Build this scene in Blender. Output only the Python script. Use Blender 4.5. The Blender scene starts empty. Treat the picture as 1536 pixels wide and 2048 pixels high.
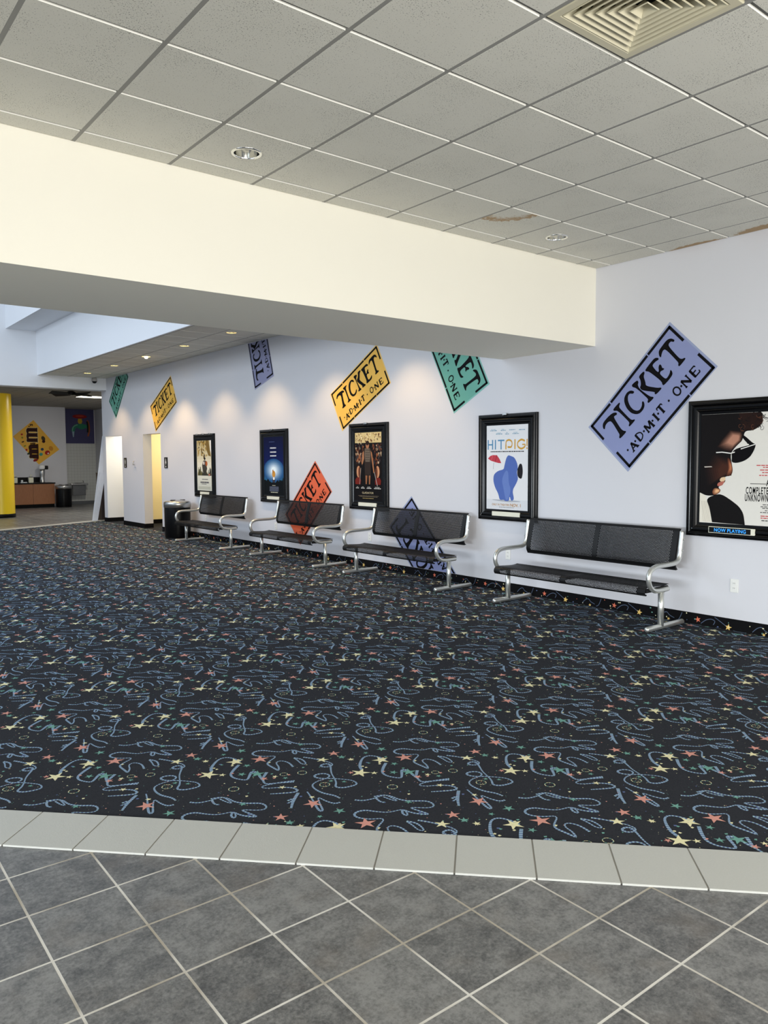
import bpy, bmesh, math, random
from mathutils import Vector, Matrix
from mathutils.geometry import tessellate_polygon

random.seed(7)
S = bpy.context.scene
C = S.collection
PI = math.pi
H = 1.557                      # eye height
XW = 6.725                     # face of the long right wall

# ------------------------------------------------------------------ camera
cd = bpy.data.cameras.new('camera')
cam = bpy.data.objects.new('camera', cd)
C.objects.link(cam)
Rr = (0.78261427, -0.62248307, -0.00545243)
Ru = (0.04653111, 0.04976224, 0.99767659)
Rf = (0.62076546, 0.78104965, -0.06790947)
cam.matrix_world = Matrix(((Rr[0], Ru[0], -Rf[0], 0), (Rr[1], Ru[1], -Rf[1], 0), (Rr[2], Ru[2], -Rf[2], H), (0, 0, 0, 1)))
cd.sensor_fit = 'VERTICAL'
cd.sensor_height = 36.0
cd.lens = 1542.55 * 36.0 / 2048.0
cd.clip_start = 0.05
cd.clip_end = 200
S.camera = cam

# ------------------------------------------------------------------ world, daylight, exposure
w = bpy.data.worlds.new('world')
S.world = w
w.use_nodes = True
bg = w.node_tree.nodes['Background']
bg.inputs[0].default_value = (0.72, 0.84, 1.0, 1)
bg.inputs[1].default_value = 0.35
S.view_settings.view_transform = 'Standard'
S.view_settings.look = 'None'
S.view_settings.gamma = 1.0
S.view_settings.use_curve_mapping = False
S.view_settings.exposure = 0.62


def area(name, loc, target, sx, sy, power, col, spread=180):
    l = bpy.data.lights.new(name, 'AREA')
    l.shape = 'RECTANGLE'
    l.size = sx
    l.size_y = sy
    l.energy = power
    l.color = col
    l.spread = math.radians(spread)
    o = bpy.data.objects.new(name, l)
    o.location = loc
    d = Vector(target) - Vector(loc)
    o.rotation_euler = d.to_track_quat('-Z', 'Y').to_euler()
    C.objects.link(o)
    return o


area('entrance_daylight', (0.5, -4.6, 1.25), (0.5, 5, 3.1), 9.0, 2.3, 465, (1.0, 0.968, 0.90))
area('left_window_daylight', (-6.7, 2.2, 0.75), (6.7, 3.2, -4.0), 7.0, 1.3, 150, (0.86, 0.94, 1.0), 80)
area('clerestory_daylight', (-6.0, 13.0, 5.4), (5.2, 14.0, 3.6), 11.0, 2.4, 370, (0.78, 0.89, 1.0))
area('skylight_daylight', (0.0, 13.0, 6.9), (0.0, 13.0, 0.0), 6.0, 9.0, 130, (0.82, 0.91, 1.0))

# ------------------------------------------------------------------ materials
def lin(c):
    return tuple((v / 255 / 12.92 if v / 255 <= 0.04045 else ((v / 255 + 0.055) / 1.055) ** 2.4) for v in c)


MATS = {}


def mat(name, col, rough=0.5, metal=0.0, var=0.06, vscale=14.0, bump=0.0, bscale=200.0, emit=0.0, spec=0.5, coat=0.0):
    if name in MATS:
        return MATS[name]
    m = bpy.data.materials.new(name)
    m.use_nodes = True
    nt = m.node_tree
    b = nt.nodes['Principled BSDF']
    b.inputs['Roughness'].default_value = rough
    b.inputs['Metallic'].default_value = metal
    b.inputs['Specular IOR Level'].default_value = spec
    if coat:
        b.inputs['Coat Weight'].default_value = coat
        b.inputs['Coat Roughness'].default_value = 0.08
    c = lin(col)
    tc = nt.nodes.new('ShaderNodeTexCoord')
    nz = nt.nodes.new('ShaderNodeTexNoise')
    nz.inputs['Scale'].default_value = vscale
    nz.inputs['Detail'].default_value = 4
    nt.links.new(tc.outputs['Object'], nz.inputs['Vector'])
    mx = nt.nodes.new('ShaderNodeMix')
    mx.data_type = 'RGBA'
    mx.inputs[6].default_value = tuple(v * (1 - var) for v in c) + (1,)
    mx.inputs[7].default_value = tuple(min(1, v * (1 + var)) for v in c) + (1,)
    nt.links.new(nz.outputs['Fac'], mx.inputs[0])
    nt.links.new(mx.outputs[2], b.inputs['Base Color'])
    if emit:
        nt.links.new(mx.outputs[2], b.inputs['Emission Color'])
        b.inputs['Emission Strength'].default_value = emit
    if bump:
        n2 = nt.nodes.new('ShaderNodeTexNoise')
        n2.inputs['Scale'].default_value = bscale
        n2.inputs['Detail'].default_value = 3
        nt.links.new(tc.outputs['Object'], n2.inputs['Vector'])
        bp = nt.nodes.new('ShaderNodeBump')
        bp.inputs['Strength'].default_value = bump
        bp.inputs['Distance'].default_value = 0.004
        nt.links.new(n2.outputs['Fac'], bp.inputs['Height'])
        nt.links.new(bp.outputs[0], b.inputs['Normal'])
    MATS[name] = m
    return m


def flat(col, rough=0.5):
    return mat('paint_%d_%d_%d_%d' % (col[0], col[1], col[2], int(rough * 100)), col, rough, var=0.02, vscale=30, spec=0.12)


class N:
    """tiny node-graph helper"""
    def __init__(s, m):
        s.nt = m.node_tree
    def node(s, t, **kw):
        n = s.nt.nodes.new(t)
        for k, v in kw.items():
            setattr(n, k, v)
        return n
    def m(s, op, a, b=None, c=None):
        n = s.node('ShaderNodeMath', operation=op)
        for i, v in enumerate((a, b, c)):
            if v is None:
                continue
            if isinstance(v, (int, float)):
                n.inputs[i].default_value = v
            else:
                s.nt.links.new(v, n.inputs[i])
        return n.outputs[0]
    def mix(s, f, a, b):
        n = s.node('ShaderNodeMix', data_type='RGBA')
        for i, v in ((0, f), (6, a), (7, b)):
            if isinstance(v, tuple):
                n.inputs[i].default_value = v + (1,)
            elif isinstance(v, (int, float)):
                n.inputs[i].default_value = v
            else:
                s.nt.links.new(v, n.inputs[i])
        return n.outputs[2]
    def noise(s, vec, scale, detail=4, rough=0.55):
        n = s.node('ShaderNodeTexNoise')
        n.inputs['Scale'].default_value = scale
        n.inputs['Detail'].default_value = detail
        n.inputs['Roughness'].default_value = rough
        s.nt.links.new(vec, n.inputs['Vector'])
        return n.outputs['Fac']
    def ramp(s, v, lo, hi):
        n = s.node('ShaderNodeMapRange', interpolation_type='SMOOTHSTEP')
        s.nt.links.new(v, n.inputs[0])
        n.inputs[1].default_value = lo
        n.inputs[2].default_value = hi
        return n.outputs[0]


def slate_material():
    m = mat('slate_tile', (96, 95, 95), 0.34, spec=0.45)
    g = N(m)
    b = m.node_tree.nodes['Principled BSDF']
    pos = g.node('ShaderNodeNewGeometry').outputs['Position']
    sp = g.node('ShaderNodeSeparateXYZ')
    g.nt.links.new(pos, sp.inputs[0])
    ang = -0.0113
    px = g.m('SUBTRACT', sp.outputs[0], 0.6228)
    py = g.m('SUBTRACT', sp.outputs[1], 2.7584)
    a = g.m('ADD', g.m('MULTIPLY', px, math.cos(ang)), g.m('MULTIPLY', py, math.sin(ang)))
    c = g.m('ADD', g.m('MULTIPLY', px, math.sin(ang)), g.m('MULTIPLY', py, -math.cos(ang)))
    T = 0.3048
    fx, fy = (g.m('ABSOLUTE', g.m('SUBTRACT', g.m('FRACT', g.m('ADD', g.m('DIVIDE', v, T), 0.5)), 0.5)) for v in (a, c))
    gd = g.m('MINIMUM', fx, fy)
    grout = g.m('SUBTRACT', 1.0, g.ramp(gd, 0.0105, 0.0165))
    # per-tile shade
    ix, iy = (g.m('FLOOR', g.m('DIVIDE', v, T)) for v in (a, c))
    cv = g.node('ShaderNodeCombineXYZ')
    g.nt.links.new(ix, cv.inputs[0])
    g.nt.links.new(iy, cv.inputs[1])
    wn = g.node('ShaderNodeTexWhiteNoise')
    g.nt.links.new(cv.outputs[0], wn.inputs['Vector'])
    n1 = g.noise(pos, 11, 10, 0.78)
    n2 = g.noise(pos, 75, 6, 0.75)
    t = g.m('ADD', g.m('MULTIPLY', n1, 0.62), g.m('MULTIPLY', n2, 0.48))
    t = g.m('ADD', t, g.m('MULTIPLY', g.m('SUBTRACT', wn.outputs[0], 0.5), 0.10))
    base = g.mix(g.ramp(t, 0.38, 0.72), lin((70, 71, 73)), lin((140, 140, 139)))
    warm = g.ramp(g.noise(pos, 5, 3), 0.5, 0.75)
    base = g.mix(g.m('MULTIPLY', warm, 0.35), base, lin((118, 110, 102)))
    n3 = g.noise(pos, 3.0, 3)
    gc = g.mix(g.ramp(n3, 0.4, 0.62), lin((214, 211, 204)), lin((170, 162, 148)))
    col = g.mix(grout, base, gc)
    g.nt.links.new(col, b.inputs['Base Color'])
    g.nt.links.new(g.m('ADD', g.m('MULTIPLY', grout, 0.35), g.m('ADD', 0.27, g.m('MULTIPLY', n2, 0.16))), b.inputs['Roughness'])
    bp = g.node('ShaderNodeBump')
    bp.inputs['Strength'].default_value = 0.35
    bp.inputs['Distance'].default_value = 0.004
    h = g.m('SUBTRACT', g.m('MULTIPLY', n1, 0.5), g.m('MULTIPLY', grout, 0.6))
    g.nt.links.new(h, bp.inputs['Height'])
    g.nt.links.new(bp.outputs[0], b.inputs['Normal'])
    return m


def ceiling_material():
    m = mat('ceiling_tile', (205, 203, 194), 0.9, spec=0.15)
    g = N(m)
    b = m.node_tree.nodes['Principled BSDF']
    pos = g.node('ShaderNodeNewGeometry').outputs['Position']
    sp = g.node('ShaderNodeSeparateXYZ')
    g.nt.links.new(pos, sp.inputs[0])
    X, Y = sp.outputs[0], sp.outputs[1]
    big = g.noise(pos, 2.2, 3)
    base = g.mix(big, lin((212, 210, 200)), lin((223, 221, 211)))
    pit = g.noise(pos, 150, 2, 0.6)
    dens = g.ramp(g.noise(pos, 3.2, 2), 0.36, 0.66)
    th = g.m('SUBTRACT', 0.385, g.m('MULTIPLY', g.m('SUBTRACT', 1.0, dens), 0.055))
    pits = g.m('LESS_THAN', pit, th)
    base = g.mix(g.m('MULTIPLY', pits, 0.75), base, lin((84, 82, 78)))
    rag = g.noise(pos, 22, 5, 0.7)
    def blob(cx, cy, rx, ry, lo=0.7, hi=1.05):
        dx = g.m('DIVIDE', g.m('SUBTRACT', X, cx), rx)
        dy = g.m('DIVIDE', g.m('SUBTRACT', Y, cy), ry)
        d = g.m('SQRT', g.m('ADD', g.m('MULTIPLY', dx, dx), g.m('MULTIPLY', dy, dy)))
        return g.m('ADD', d, g.m('MULTIPLY', g.m('SUBTRACT', rag, 0.5), 0.9))
    # crescent at a tile corner
    d = blob(4.63, 4.19, 0.27, 0.30)
    ring = g.m('MULTIPLY', g.ramp(d, 0.55, 0.90), g.m('SUBTRACT', 1.0, g.ramp(d, 0.93, 1.02)))
    inside = g.m('MULTIPLY', g.m('GREATER_THAN', X, 4.585), g.m('GREATER_THAN', Y, 4.152))
    st = g.m('MULTIPLY', ring, inside)
    d2 = blob(6.74, 3.84, 0.11, 0.30)
    d3 = blob(6.72, 3.17, 0.15, 0.34)
    for q in (d2, d3):
        st = g.m('MAXIMUM', st, g.m('SUBTRACT', 1.0, g.ramp(q, 0.8, 1.0)))
    col = g.mix(g.m('MULTIPLY', st, 0.85), base, lin((170, 138, 96)))
    g.nt.links.new(col, b.inputs['Base Color'])
    bp = g.node('ShaderNodeBump')
    bp.inputs['Strength'].default_value = 0.25
    bp.inputs['Distance'].default_value = 0.003
    g.nt.links.new(g.noise(pos, 140, 3, 0.6), bp.inputs['Height'])
    g.nt.links.new(bp.outputs[0], b.inputs['Normal'])
    return m


M_WALL = mat('wall_lavender_paint', (212, 212, 217), 0.62, var=0.012, vscale=1.2, bump=0.05, bscale=320, spec=0.35)
M_CREAM = mat('beam_cream_paint', (244, 240, 226), 0.65, var=0.012, vscale=1.5, bump=0.05, bscale=300, spec=0.3)
M_WHITE = mat('white_paint', (232, 234, 238), 0.6, var=0.015, vscale=1.5, spec=0.3)
M_ROOMW = mat('warm_room_paint', (247, 234, 192), 0.6, var=0.02, vscale=2)
M_SLATE = slate_material()
M_CEIL = ceiling_material()
M_TEDGE_LIT = mat('tile_edge_lit', (240, 238, 230), 0.7, var=0.02)  # paler than the tile, on x-running edges only: window light painted into the colour
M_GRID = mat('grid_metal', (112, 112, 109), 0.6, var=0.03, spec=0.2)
M_TEE = mat('tee_bar', (146, 145, 140), 0.55, var=0.03, spec=0.2)
M_CARPET = mat('carpet_charcoal', (47, 49, 55), 0.95, var=0.38, vscale=150, bump=0.6, bscale=700, spec=0.1)
M_ROPE = mat('carpet_rope_blue', (156, 186, 200), 0.95, var=0.12, vscale=300, spec=0.1)
M_ROPE2 = mat('carpet_rope_lilac', (98, 114, 158), 0.95, var=0.12, vscale=300, spec=0.1)
M_SY = mat('carpet_star_cream', (232, 226, 184), 0.95, var=0.12, vscale=300, spec=0.1)
M_SP = mat('carpet_star_coral', (212, 152, 140), 0.95, var=0.12, vscale=300, spec=0.1)
M_SG = mat('carpet_star_teal', (112, 162, 152), 0.95, var=0.12, vscale=300, spec=0.1)
M_BEIGE = mat('border_tile_grey', (190, 191, 186), 0.45, var=0.05, vscale=130, bump=0.15, bscale=220)
M_BGROUT = mat('border_grout', (150, 147, 140), 0.85)
M_TUBE = mat('silver_steel', (208, 210, 206), 0.3, 0.82, var=0.03, vscale=40)
M_PERF = mat('black_powder_coat', (19, 19, 20), 0.45, var=0.1, vscale=90, spec=0.22)
M_FRAME = mat('black_lacquer', (8, 8, 9), 0.17, var=0.1, spec=0.24)
M_FRAMED = mat('black_backing', (8, 8, 9), 0.5, spec=0.1)
M_CHROME = mat('chrome', (225, 225, 222), 0.12, 1.0, var=0.02)
M_BRUSH = mat('brushed_steel', (188, 188, 186), 0.3, 1.0, var=0.05, vscale=60)
M_LABEL = mat('cream_card', (226, 224, 206), 0.6, var=0.03)
M_BLACK = mat('black_plastic', (12, 12, 13), 0.35, var=0.1, spec=0.2)
M_INK = mat('black_paint', (13, 12, 14), 0.6, var=0.1, vscale=20, spec=0.1)
M_PLATE = mat('outlet_plastic', (230, 230, 226), 0.4, var=0.02)
M_YELLOW = mat('yellow_gloss_paint', (254, 214, 36), 0.3, var=0.03, vscale=3)
M_VENT = mat('vent_enamel', (206, 199, 172), 0.4, var=0.02)
M_DARK = mat('dark_void', (10, 10, 11), 0.8)
M_LAMP = mat('lamp_glow', (255, 226, 160), 0.5, emit=9.0, var=0.0)
M_TROFFER = mat('troffer_glow', (255, 246, 220), 0.5, emit=4.0, var=0.0)


def wood_material():
    m = mat('laminate_wood', (150, 98, 62), 0.42)
    g = N(m)
    b = m.node_tree.nodes['Principled BSDF']
    tc = g.node('ShaderNodeTexCoord').outputs['Object']
    mp = g.node('ShaderNodeMapping')
    mp.inputs['Scale'].default_value = (22, 22, 2.0)
    g.nt.links.new(tc, mp.inputs[0])
    n = g.noise(mp.outputs[0], 3, 6, 0.65)
    g.nt.links.new(g.mix(n, lin((122, 74, 44)), lin((172, 116, 76))), b.inputs['Base Color'])
    return m


M_WOOD = wood_material()

# ------------------------------------------------------------------ mesh helpers
def obj(name, bm, mats, parent=None, smooth=False):
    me = bpy.data.meshes.new(name)
    bm.normal_update()
    bm.to_mesh(me)
    bm.free()
    for m in (mats if isinstance(mats, (list, tuple)) else [mats]):
        me.materials.append(m)
    if smooth:
        for p in me.polygons:
            p.use_smooth = True
    o = bpy.data.objects.new(name, me)
    C.objects.link(o)
    if parent:
        o.parent = parent
    return o


def pyobj(name, V, F, MI, mats, parent=None):
    me = bpy.data.meshes.new(name)
    me.from_pydata(V, [], F)
    for m in mats:
        me.materials.append(m)
    me.polygons.foreach_set('material_index', MI)
    me.update()
    o = bpy.data.objects.new(name, me)
    C.objects.link(o)
    if parent:
        o.parent = parent
    return o


def tag(o, label, cat, group=None, kind=None):
    o['label'] = label
    o['category'] = cat
    if group:
        o['group'] = group
    if kind:
        o['kind'] = kind
    return o


def thing(name, label, cat, loc=(0, 0, 0), rot=0.0, group=None):
    o = bpy.data.objects.new(name, None)
    o.empty_display_size = 0.1
    o.location = loc
    o.rotation_euler = (0, 0, rot)
    C.objects.link(o)
    return tag(o, label, cat, group)


def struct(name, bm, m, parent=None, smooth=False):
    o = obj(name, bm, m, parent, smooth)
    if not parent:
        o['kind'] = 'structure'
    return o


def dup(root, loc, label, name=None):
    r = root.copy()
    C.objects.link(r)
    r.location = loc
    r['label'] = label
    for ch in list(root.children):
        c = ch.copy()
        C.objects.link(c)
        c.parent = r
        for gch in list(ch.children):
            d = gch.copy()
            C.objects.link(d)
            d.parent = c
    return r


def box(bm, x0, x1, y0, y1, z0, z1, bev=0.0, mi=0):
    r = bmesh.ops.create_cube(bm, size=1.0, matrix=Matrix.Translation(((x0 + x1) / 2, (y0 + y1) / 2, (z0 + z1) / 2)) @ Matrix.Diagonal((x1 - x0, y1 - y0, z1 - z0, 1)))
    fs = {f for v in r['verts'] for f in v.link_faces}
    if bev:
        es = {e for f in fs for e in f.edges}
        rr = bmesh.ops.bevel(bm, geom=list(es), offset=bev, segments=2, affect='EDGES', profile=0.6)
        fs = {f for v in rr['verts'] for f in v.link_faces} | {f for f in fs if f.is_valid}
    for f in fs:
        f.material_index = mi
    return fs


def BX(*a, **k):
    bm = bmesh.new()
    box(bm, *a, **k)
    return bm


def tube(bm, pts, r, seg=14, cap=True, round_end=True, mi=0):
    pts = [Vector(p) for p in pts]
    n = len(pts)
    tang = []
    for i in range(n):
        a = pts[max(i - 1, 0)]
        b = pts[min(i + 1, n - 1)]
        tang.append((b - a).normalized())
    up = Vector((0, 0, 1)) if abs(tang[0].z) < 0.9 else Vector((0, 1, 0))
    u = tang[0].cross(up).normalized()
    rings = []
    seq = []
    for i in range(n):
        t = tang[i]
        u = (u - t * u.dot(t)).normalized()
        v = t.cross(u)
        seq.append((pts[i], u.copy(), v, r))
    if round_end:
        def capseq(p, t, u, v, sgn):
            out = []
            for k in range(1, 4):
                a = k / 3 * PI / 2 * 0.97
                out.append((p + t * sgn * math.sin(a) * r * 0.6, u, v, r * math.cos(a) + r * 0.0))
            return out
        st = capseq(pts[0], tang[0], seq[0][1], seq[0][2], -1)[::-1]
        en = capseq(pts[-1], tang[-1], seq[-1][1], seq[-1][2], 1)
        seq = st + seq + en
    for p, u_, v_, rr in seq:
        rings.append([bm.verts.new(p + (u_ * math.cos(2 * PI * k / seg) + v_ * math.sin(2 * PI * k / seg)) * rr) for k in range(seg)])
    for a, b in zip(rings, rings[1:]):
        for k in range(seg):
            f = bm.faces.new((a[k], a[(k + 1) % seg], b[(k + 1) % seg], b[k]))
            f.smooth = True
            f.material_index = mi
    if cap:
        for q in (rings[0][::-1], rings[-1]):
            f = bm.faces.new(q)
            f.material_index = mi


def catmull(pts, step=0.012, closed=False):
    P = [Vector(p) for p in pts]
    out = [P[0]]
    n = len(P)
    for i in range(n - 1):
        p0, p1, p2, p3 = P[max(i - 1, 0)], P[i], P[i + 1], P[min(i + 2, n - 1)]
        k = max(1, int((p2 - p1).length / step + 0.5))
        for j in range(1, k + 1):
            t = j / k
            out.append(0.5 * ((2 * p1) + (p2 - p0) * t + (2 * p0 - 5 * p1 + 4 * p2 - p3) * t * t + (3 * p1 - p0 - 3 * p2 + p3) * t ** 3))
    return out


def lathe(bm, prof, seg=40, cx=0, cy=0, mi=0):
    rings = []
    for r, z in prof:
        if r < 1e-5:
            rings.append([bm.verts.new((cx, cy, z))])
        else:
            rings.append([bm.verts.new((cx + r * math.cos(2 * PI * k / seg), cy + r * math.sin(2 * PI * k / seg), z)) for k in range(seg)])
    for a, b in zip(rings, rings[1:]):
        for k in range(seg):
            k2 = (k + 1) % seg
            if len(a) == 1 and len(b) == 1:
                continue
            if len(a) == 1:
                f = bm.faces.new((a[0], b[k2], b[k]))
            elif len(b) == 1:
                f = bm.faces.new((a[k], a[k2], b[0]))
            else:
                f = bm.faces.new((a[k], a[k2], b[k2], b[k]))
            f.smooth = True
            f.material_index = mi


def LATHE(prof, **k):
    bm = bmesh.new()
    lathe(bm, prof, **k)
    return bm


# ---------- flat artwork: polygons and text in a 2D frame, stacked in thin layers on a surface
class Art:
    def __init__(s):
        s.V, s.F, s.MI, s.mats = [], [], [], []
        s.k = 0
    def mi(s, m):
        if m not in s.mats:
            s.mats.append(m)
        return s.mats.index(m)
    def nxt(s):
        s.k += 1                # every mark lies a hair above the one before it
        return s.k * 0.05
    def poly(s, pts, m, layer=1):
        layer = s.nxt()
        tris = tessellate_polygon([[Vector((p[0], p[1], 0)) for p in pts]])
        o = len(s.V)
        s.V += [(p[0], p[1], layer) for p in pts]
        i = s.mi(m)
        for t in tris:
            a, b, c = (pts[j] for j in t)
            ar = (b[0] - a[0]) * (c[1] - a[1]) - (b[1] - a[1]) * (c[0] - a[0])
            t = t if ar > 0 else t[::-1]
            s.F.append(tuple(o + j for j in t))
            s.MI.append(i)
    def rect(s, x0, y0, x1, y1, m, layer=1):
        s.poly([(x0, y0), (x1, y0), (x1, y1), (x0, y1)], m, layer)
    def ell(s, cx, cy, rx, ry, m, layer=1, n=28, a0=0.0, rot=0.0):
        cr, sr = math.cos(rot), math.sin(rot)
        s.poly([(cx + rx * math.cos(2 * PI * k / n) * cr - ry * math.sin(2 * PI * k / n) * sr, cy + rx * math.cos(2 * PI * k / n) * sr + ry * math.sin(2 * PI * k / n) * cr) for k in range(n)], m, layer)
    def line(s, pts, wd, m, layer=1, sm=False):
        layer = s.nxt()
        P = [Vector(p) for p in pts]
        if sm:
            P = catmull(P, step=wd * 0.8)
        L, R = [], []
        for i in range(len(P)):
            t = (P[min(i + 1, len(P) - 1)] - P[max(i - 1, 0)])
            if t.length < 1e-9:
                t = Vector((1, 0))
            t.normalize()
            nrm = Vector((-t.y, t.x)) * wd / 2
            L.append(P[i] + nrm)
            R.append(P[i] - nrm)
        i = s.mi(m)
        for a in range(len(P) - 1):
            o = len(s.V)
            s.V += [(q.x, q.y, layer) for q in (R[a], R[a + 1], L[a + 1], L[a])]
            s.F.append((o, o + 1, o + 2, o + 3))
            s.MI.append(i)
    def text(s, body, x0, y0, x1, y1, m, layer=2, bold=0.0, spacing=1.0):
        layer = s.nxt()
        cu = bpy.data.curves.new('glyphs', 'FONT')
        cu.body = body
        cu.offset = bold
        cu.resolution_u = 3
        cu.space_character = spacing
        t = bpy.data.objects.new('glyphs', cu)
        C.objects.link(t)
        dg = bpy.context.evaluated_depsgraph_get()
        me = bpy.data.meshes.new_from_object(t.evaluated_get(dg))
        xs = [v.co.x for v in me.vertices]
        ys = [v.co.y for v in me.vertices]
        ax, bx, ay, by = min(xs), max(xs), min(ys), max(ys)
        o = len(s.V)
        s.V += [(x0 + (v.co.x - ax) / (bx - ax) * (x1 - x0), y0 + (v.co.y - ay) / (by - ay) * (y1 - y0), layer) for v in me.vertices]
        i = s.mi(m)
        flip = (x1 - x0) * (y1 - y0) < 0
        for p in me.polygons:
            vs = tuple(o + j for j in p.vertices)
            s.F.append(vs[::-1] if flip else vs)
            s.MI.append(i)
        bpy.data.objects.remove(t)
        bpy.data.curves.remove(cu)
        bpy.data.meshes.remove(me)
    def build(s, name, fn, parent=None, clip=None):
        """fn maps (x, y, layer) to a point in the parent's frame"""
        o = pyobj(name, [fn(*v) for v in s.V], s.F, s.MI, s.mats, parent)
        if clip:
            bm = bmesh.new()
            bm.from_mesh(o.data)
            for co, no in clip:
                bmesh.ops.bisect_plane(bm, geom=bm.verts[:] + bm.edges[:] + bm.faces[:], plane_co=co, plane_no=no, clear_outer=True)
            bm.to_mesh(o.data)
            bm.free()
        return o


# ------------------------------------------------------------------ room shell
G = 0.6096
GX, GY = 1.5328, 3.5384        # origin of the ceiling grid
ZC = 3.494                     # hall ceiling
YB0, YB1 = 4.945, 6.24         # beam
ZB = 2.71
ZR = 3.62                      # rear ceiling
XF = 5.12                      # fascia above the rear ceiling
YF = 19.67                     # far bulkhead
YE = 20.05                     # end of the right wall

struct('floor', BX(-7, 9.6, -5, 29.0, -0.12, 0.0), M_SLATE)

# right wall with two doorways
bm = bmesh.new()
TW = 0.20
D1 = (18.68, 19.83, 2.178)
D2 = (16.31, 17.33, 2.16)
box(bm, XW, XW + TW, -5, D2[0], 0, 3.75)
box(bm, XW, XW + TW, D2[1], D1[0], 0, 3.75)
box(bm, XW, XW + TW, D1[1], YE, 0, 3.75)
box(bm, XW, XW + TW, D2[0], D2[1], D2[2], 3.75)
box(bm, XW, XW + TW, D1[0], D1[1], D1[2], 3.75)
struct('wall_right', bm, M_WALL)

# restroom passages behind the doorways
bm = bmesh.new()
box(bm, XW + 0.003, 9.4, 19.826, YE, 0, 2.178)
box(bm, XW + TW, 9.4, 19.83, YE, 2.178, 3.43)
struct('wall_passage_end', bm, M_WHITE)
bm = bmesh.new()
box(bm, XW + TW + 0.28, 9.4, 18.46, 18.66, 0, 2.5)
struct('wall_passage_middle', bm, M_ROOMW)
bm = bmesh.new()
box(bm, XW + TW, 9.4, 16.0, 16.2, 0, 2.5)
box(bm, 9.4, 9.6, 16.0, YE, 0, 3.43)
struct('wall_passage_near', bm, M_ROOMW)
struct('ceiling_passage', BX(XW + TW, 9.4, 16.0, 19.83, 2.42, 2.5), M_WHITE)

# carpet-clad baseboard
def star_pts(cx, cy, r, rot=0.0, inner=0.40, sx=1.0):
    return [(cx + sx * (r if k % 2 == 0 else r * inner) * math.cos(rot + PI / 2 + k * PI / 5), cy + (r if k % 2 == 0 else r * inner) * math.sin(rot + PI / 2 + k * PI / 5)) for k in range(10)]


BBH = 0.107
bm = bmesh.new()
box(bm, XW - 0.012, XW, -5, D2[0], 0, BBH)
box(bm, XW - 0.012, XW, D2[1], D1[0], 0, BBH)
box(bm, XW - 0.012, XW, D1[1], YE, 0, BBH)
box(bm, XW, XW + TW, D2[1] - 0.012, D2[1], 0, BBH)
box(bm, XW, 9.4, D1[1] - 0.012, D1[1], 0, BBH)
box(bm, XW + TW + 0.28, 9.4, 18.448, 18.46, 0, BBH)
bb = struct('baseboard_right', bm, mat('baseboard_carpet', (15, 15, 17), 0.9, var=0.3, vscale=300, spec=0.1))
a = Art()
M_OR = mat('baseboard_star_orange', (214, 112, 84), 0.9)
M_YE = mat('baseboard_star_yellow', (226, 190, 110), 0.9)
M_BROPE = mat('baseboard_rope', (78, 92, 116), 0.9)
rnd = random.Random(3)
y = 0.10
while y < 16.1:
    for yy, zz, r, mm in ((y, 0.052, 0.030, M_OR), (y + 0.62, 0.026, 0.034, M_YE), (y + 0.30, 0.012, 0.018, M_YE)):
        if yy < 16.2:
            a.poly(star_pts(-yy, zz, r, rnd.uniform(-.3, .3)), mm, 2)
    a.line([(-y - 0.75, 0.098), (-y - 0.70, 0.07), (-y - 0.64, 0.034)], 0.006, M_BROPE, 1, True)
    a.line([(-y + 0.03, 0.02), (-y + 0.08, 0.06), (-y + 0.13, 0.075), (-y + 0.165, 0.06), (-y + 0.15, 0.025)], 0.006, M_BROPE, 1, True)
    a.line([(-y - 0.16, 0.095), (-y - 0.19, 0.03), (-y - 0.22, 0.012)], 0.006, M_BROPE, 1, True)
    a.line([(-y - 0.40, 0.02), (-y - 0.36, 0.06), (-y - 0.32, 0.075), (-y - 0.29, 0.05), (-y - 0.24, 0.03)], 0.006, M_BROPE, 1, True)
    for _ in range(9):
        a.ell(-y - rnd.uniform(0, .912), rnd.uniform(.012, .098), rnd.uniform(.003, .009), rnd.uniform(.003, .007), rnd.choice((M_SY, M_SY, M_SG, M_OR, M_ROPE2)), 1, 8)
    y += 0.912
VW = lambda d0: (lambda x, y_, l: (XW - d0 - 0.0001 * l, -x, y_))    # view frame of the right wall: x to the right, y up
a.build('carpet_motif', VW(0.012), bb)

# beam between the hall and the rear, hall ceiling
struct('wall_beam', BX(-7, XW, YB0, YB1, ZB, 3.9), M_CREAM)
bm = bmesh.new()
box(bm, -7, XF, YB1 - 0.02, YB1, 3.9, 7.0)
struct('wall_beam_upper', bm, M_WHITE)


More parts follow.
